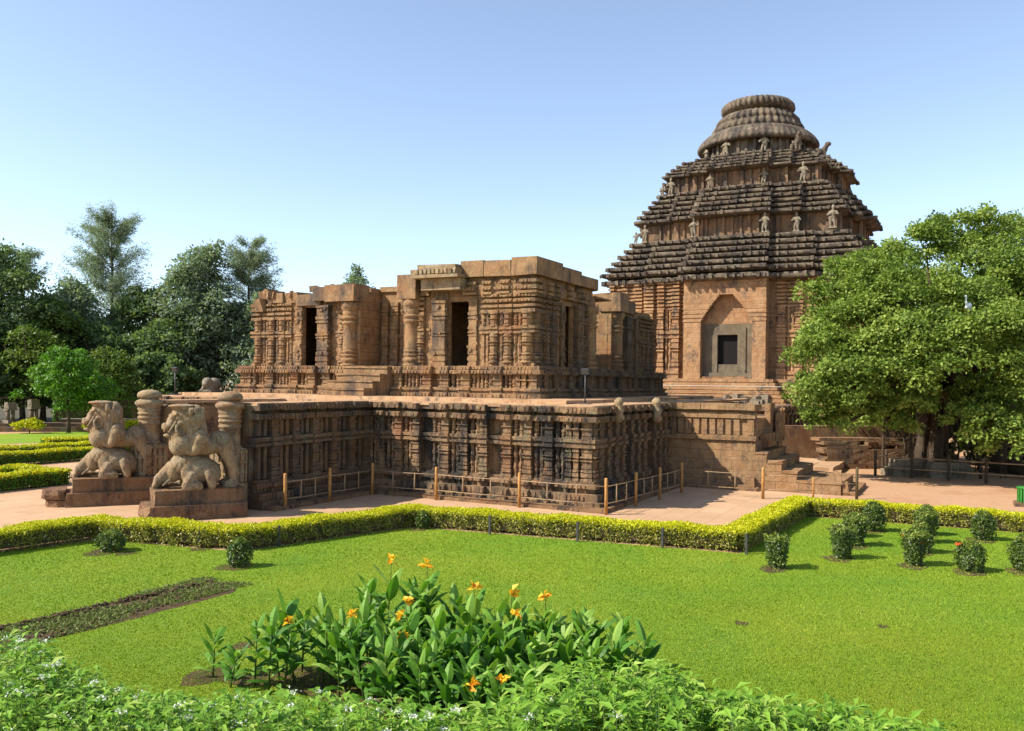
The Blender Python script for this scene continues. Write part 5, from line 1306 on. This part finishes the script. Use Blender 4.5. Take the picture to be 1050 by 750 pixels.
carved_block(19.6, -11.4, 2.0, .7, .8, R_(-70), 'shaded carved block lying in the middle of the fence line', 953)
wr = empty('ruined_wall', (24, -6.5, 0)); tag(wr, 'low ruined dark stone wall in uneven courses beyond the stair', 'wall')
b = MB(954); P0 = Vector((21.0, -5.2)); P1 = Vector((25.0, -11.4)); u = (P1 - P0).normalized(); Lw = (P1 - P0).length
for c, (z0, z1) in enumerate(((0, .3), (.3, .55), (.55, .85), (.85, 1.1), (1.1, 1.3), (1.3, 1.5))):
    t = b.r.uniform(0, .3)
    while t < Lw:
        ln = b.r.uniform(.5, 1.2); p = P0 + u * (t + ln / 2) + Vector((u.y, -u.x)) * (-.05 * c + b.r.uniform(-.03, .03))
        if not (c > 3 and b.r.random() < .25): b.obox((p.x - 24 + u.y * -.4, p.y + 6.5 + u.x * .4), (u.x, u.y), ln / 2 - .015, .5, z0, z1 - .012, .02)
        t += ln
b.build('courses', M['stone_aged_shaded'], wr)
b = MB(955); p = (P0 + P1) / 2; b.obox((p.x - 24 + .9, p.y + 6.5 + .6), (u.x, u.y), Lw / 2, .55, 1.5, 1.66, .03); b.obox((p.x - 24 + 3.2, p.y + 6.5 + 2.2), (u.x, u.y), Lw / 2 + 1, .8, 0, 2.2, .03); b.build('coping', M['stone_pedestal'], wr)
lp = empty('low_terrace', (20.5, -4.2, 0)); tag(lp, 'low paved stone terrace with a broken step end beyond the stair', 'terrace')
b = MB(956); slabs(b, -3.5, 2.2, -2.0, 3.6, 0, .42, 1.1, 1.1, .02); b.box(-4.3, -3.5, -2.2, -1.0, 0, .25, .04); b.build('slabs', M['forecourt'], lp)
fq = empty('fence', (25.5, -2.6, 0)); tag(fq, 'short grey pipe fence between the stair and the ruined wall', 'fence')
for i, (x, y) in enumerate(((25.6, -3.9), (25.9, -4.5), (27.5, -.6))):
    b = MB(5); b.tube([(x - 25.5, y + 2.6, 0), (x - 25.5, y + 2.6, 1.35)], .05, 8); b.build('post', M['metal'], fq)
for z in (1.1, .5): b = MB(6); b.tube([(.1, -1.3, z), (2.0, 2.0, z)], .035, 6); b.build('rail', M['metal'], fq)
bn = empty('litter_bin', (9.85, -14.2, 0)); tag(bn, 'green slatted litter bin with a hoop handle beyond the hedge at the right edge', 'bin')
b = MB(957); b.box(-.45, .45, -.45, .45, 0, .14, .01); b.build('base', M['stone_pedestal'], bn)
b = MB(958)
for k in range(18):
    a = k / 18 * 6.283; b.obox((.33 * math.cos(a), .33 * math.sin(a)), (-math.sin(a), math.cos(a)), .04, .012, .16, .72)
b.lathe(0, 0, [(.31, .15), (.31, .18), (.28, .2), (.28, .66)], 18); b.lathe(0, 0, [(.345, .66), (.37, .69), (.37, .74), (.33, .75), (.29, .73)], 18)
b.build('basket', M['green_paint'], bn)
b = MB(959); b.tube([(.32 * math.cos(t), 0, .74 + .26 * math.sin(t)) for t in np.linspace(0, math.pi, 9)], .025, 6); b.build('handle', M['green_paint'], bn)
em = blob_mesh('egret', [('e', (0, 0, .28), (.24, .11, .14), R_(25), 'Y'), ('c', (.16, 0, .36), (.22, 0, .56), .06, .04), ('c', (.22, 0, .56), (.18, 0, .68), .04, .035), ('e', (.22, 0, .72), (.07, .045, .05)), ('c', (.27, 0, .72), (.40, 0, .70), .02, .008), ('c', (-.15, 0, .2), (-.38, 0, .1), .07, .03), ('c', (0, .03, .2), (0, .03, 0), .014, .014), ('c', (0, -.03, .2), (0, -.03, 0), .014, .014)], .012, 0, 5, 1)
o = link('egret', em, M['white']); p = wp(993, 320, 40.2); o.location = p; o.rotation_euler = (0, 0, 2.6); o.scale = (1.0, 1.0, 1.0); tag(o, 'white egret perched on the banyan crown', 'bird')
sg = empty('notice_board', (26.2, -5.3, 1.66)); tag(sg, 'tiny white notice board on top of the ruined wall', 'sign')
b = MB(960); b.box(-.03, .03, -.2, .2, .12, .42); b.build('panel', M['white'], sg); b = MB(961); b.tube([(0, 0, 0), (0, 0, .2)], .03, 6); b.build('post', M['metal'], sg)

# ------------------------------------------------------------------ left garden: terrace walls, stone pillars, shed, bushes
gw = empty('garden_wall', (20, 55, 0)); tag(gw, 'low two step stone garden wall with pale ledge left of the gate pillars', 'wall')
b = MB(970); b.obox((3.5, -4.5), (.62, -.78), 8, .4, 0, .85, .02); b.build('lower_course', M['stone_block'], gw)
b = MB(971); b.obox((3.4, -4.4), (.62, -.78), 8.1, .55, .85, .98, .02); b.build('ledge', M['stone_grey'], gw)
b = MB(972); b.obox((4.3, -3.4), (.62, -.78), 8, .35, 0, 1.95, .02); b.obox((4.3, -3.4), (.62, -.78), 8.05, .45, 1.95, 2.08, .02); b.build('upper_course', M['stone_block'], gw)
hedge('garden_hedge', 'bright hedge on top of the two step garden wall', [(18.6, 58.4, 30.2, 44.6)], 2.75, .9, 724, 60, side='bright_leaf', top='bright_leaf', group=G2, leafy=.16, gap=False)
tp = empty('stone_plinth', (15.5, 57.5, 0)); tag(tp, 'long low dark stone plinth across the back of the garden', 'plinth')
b = MB(973); b.obox((0, .6), (.62, -.78), 9, 1.4, 0, .38, .02); b.obox((.3, 1.0), (.62, -.78), 9, 1.0, .38, .66, .02); b.build('steps', M['stone_aged_shaded'], tp)
for i, (x, y, h_, lab) in enumerate(((15.9, 57.0, 2.0, 'tallest broken stone pillar stump on the long plinth'), (14.9, 58.6, 1.75, 'leaning arched stone fragment left of the tallest stump'), (14.2, 60.0, 1.5, 'grey stone stump at the left edge of the picture'))):
    root = empty('pillar_stump', (x, y, .66)); tag(root, lab, 'pillar', 'stone stumps on the garden plinth')
    b = MB(974 + i); b.box(-.45, .45, -.45, .45, 0, .25, .03); b.lathe(-.22, 0, [(.16, .25), (.15, h_ * .6)], 8, jit=.02); b.lathe(.22, 0, [(.16, .25), (.15, h_ * .6)], 8, jit=.02); b.box(-.42, .42, -.3, .3, h_ * .6, h_ * .68, .03); b.box(-.36, .36, -.28, .28, h_ * .68, h_, .04); b.build('stump', M['stone_grey'], root)
def bush(x, y, r, h_, mat, seed, label, group):
    root = empty('bush', (x, y, 0)); tag(root, label, 'bush', group)
    rg = np.random.default_rng(seed); cl = subclumps(rg, [(x + rg.uniform(-.5, .5) * r, y + rg.uniform(-.5, .5) * r, h_ * .5, r * .6, r * .6, h_ * .5) for _ in range(4)], 10, .4)
    foliage('foliage', M[mat], root, cl, 2600, .16, .1, seed, .5); b = MB(seed); b.tube([(0, 0, 0), (0, 0, h_ * .7)], .05, 6); b.build('stem', M['twig'], root)
bush(14.0, 54.6, 1.1, 1.1, 'hedge_top', 980, 'small loose yellow bush before the plinth, left one', 'yellow bushes before the garden plinth')
bush(18.3, 52.2, 1.7, 1.05, 'hedge_top', 981, 'wide loose yellow bush before the plinth, right one', 'yellow bushes before the garden plinth')
bush(20.2, 50.6, 1.2, .9, 'hedge_top', 982, 'yellow bush half hidden behind the back lion head', 'yellow bushes before the garden plinth')
sh = empty('shed', (17.5, 68.5, 0)); tag(sh, 'low open shed with a rusty sheet roof at the left edge', 'shed')
b = MB(985); b.loops([[(x, y, z) for x, y in ((-6, -1.5), (3.2, -3.5), (4, 0.5), (-5, 2.5))] for z in (2.55, 2.68)]); b.build('roof', M['stone_pedestal'], sh)
for x, y in ((-5.4, -1.2), (-1, -2.2), (2.8, -3.0), (3.4, .2)): b = MB(986); b.tube([(x, y, 0), (x, y, 2.55)], .08, 6); b.build('post', M['bark'], sh)
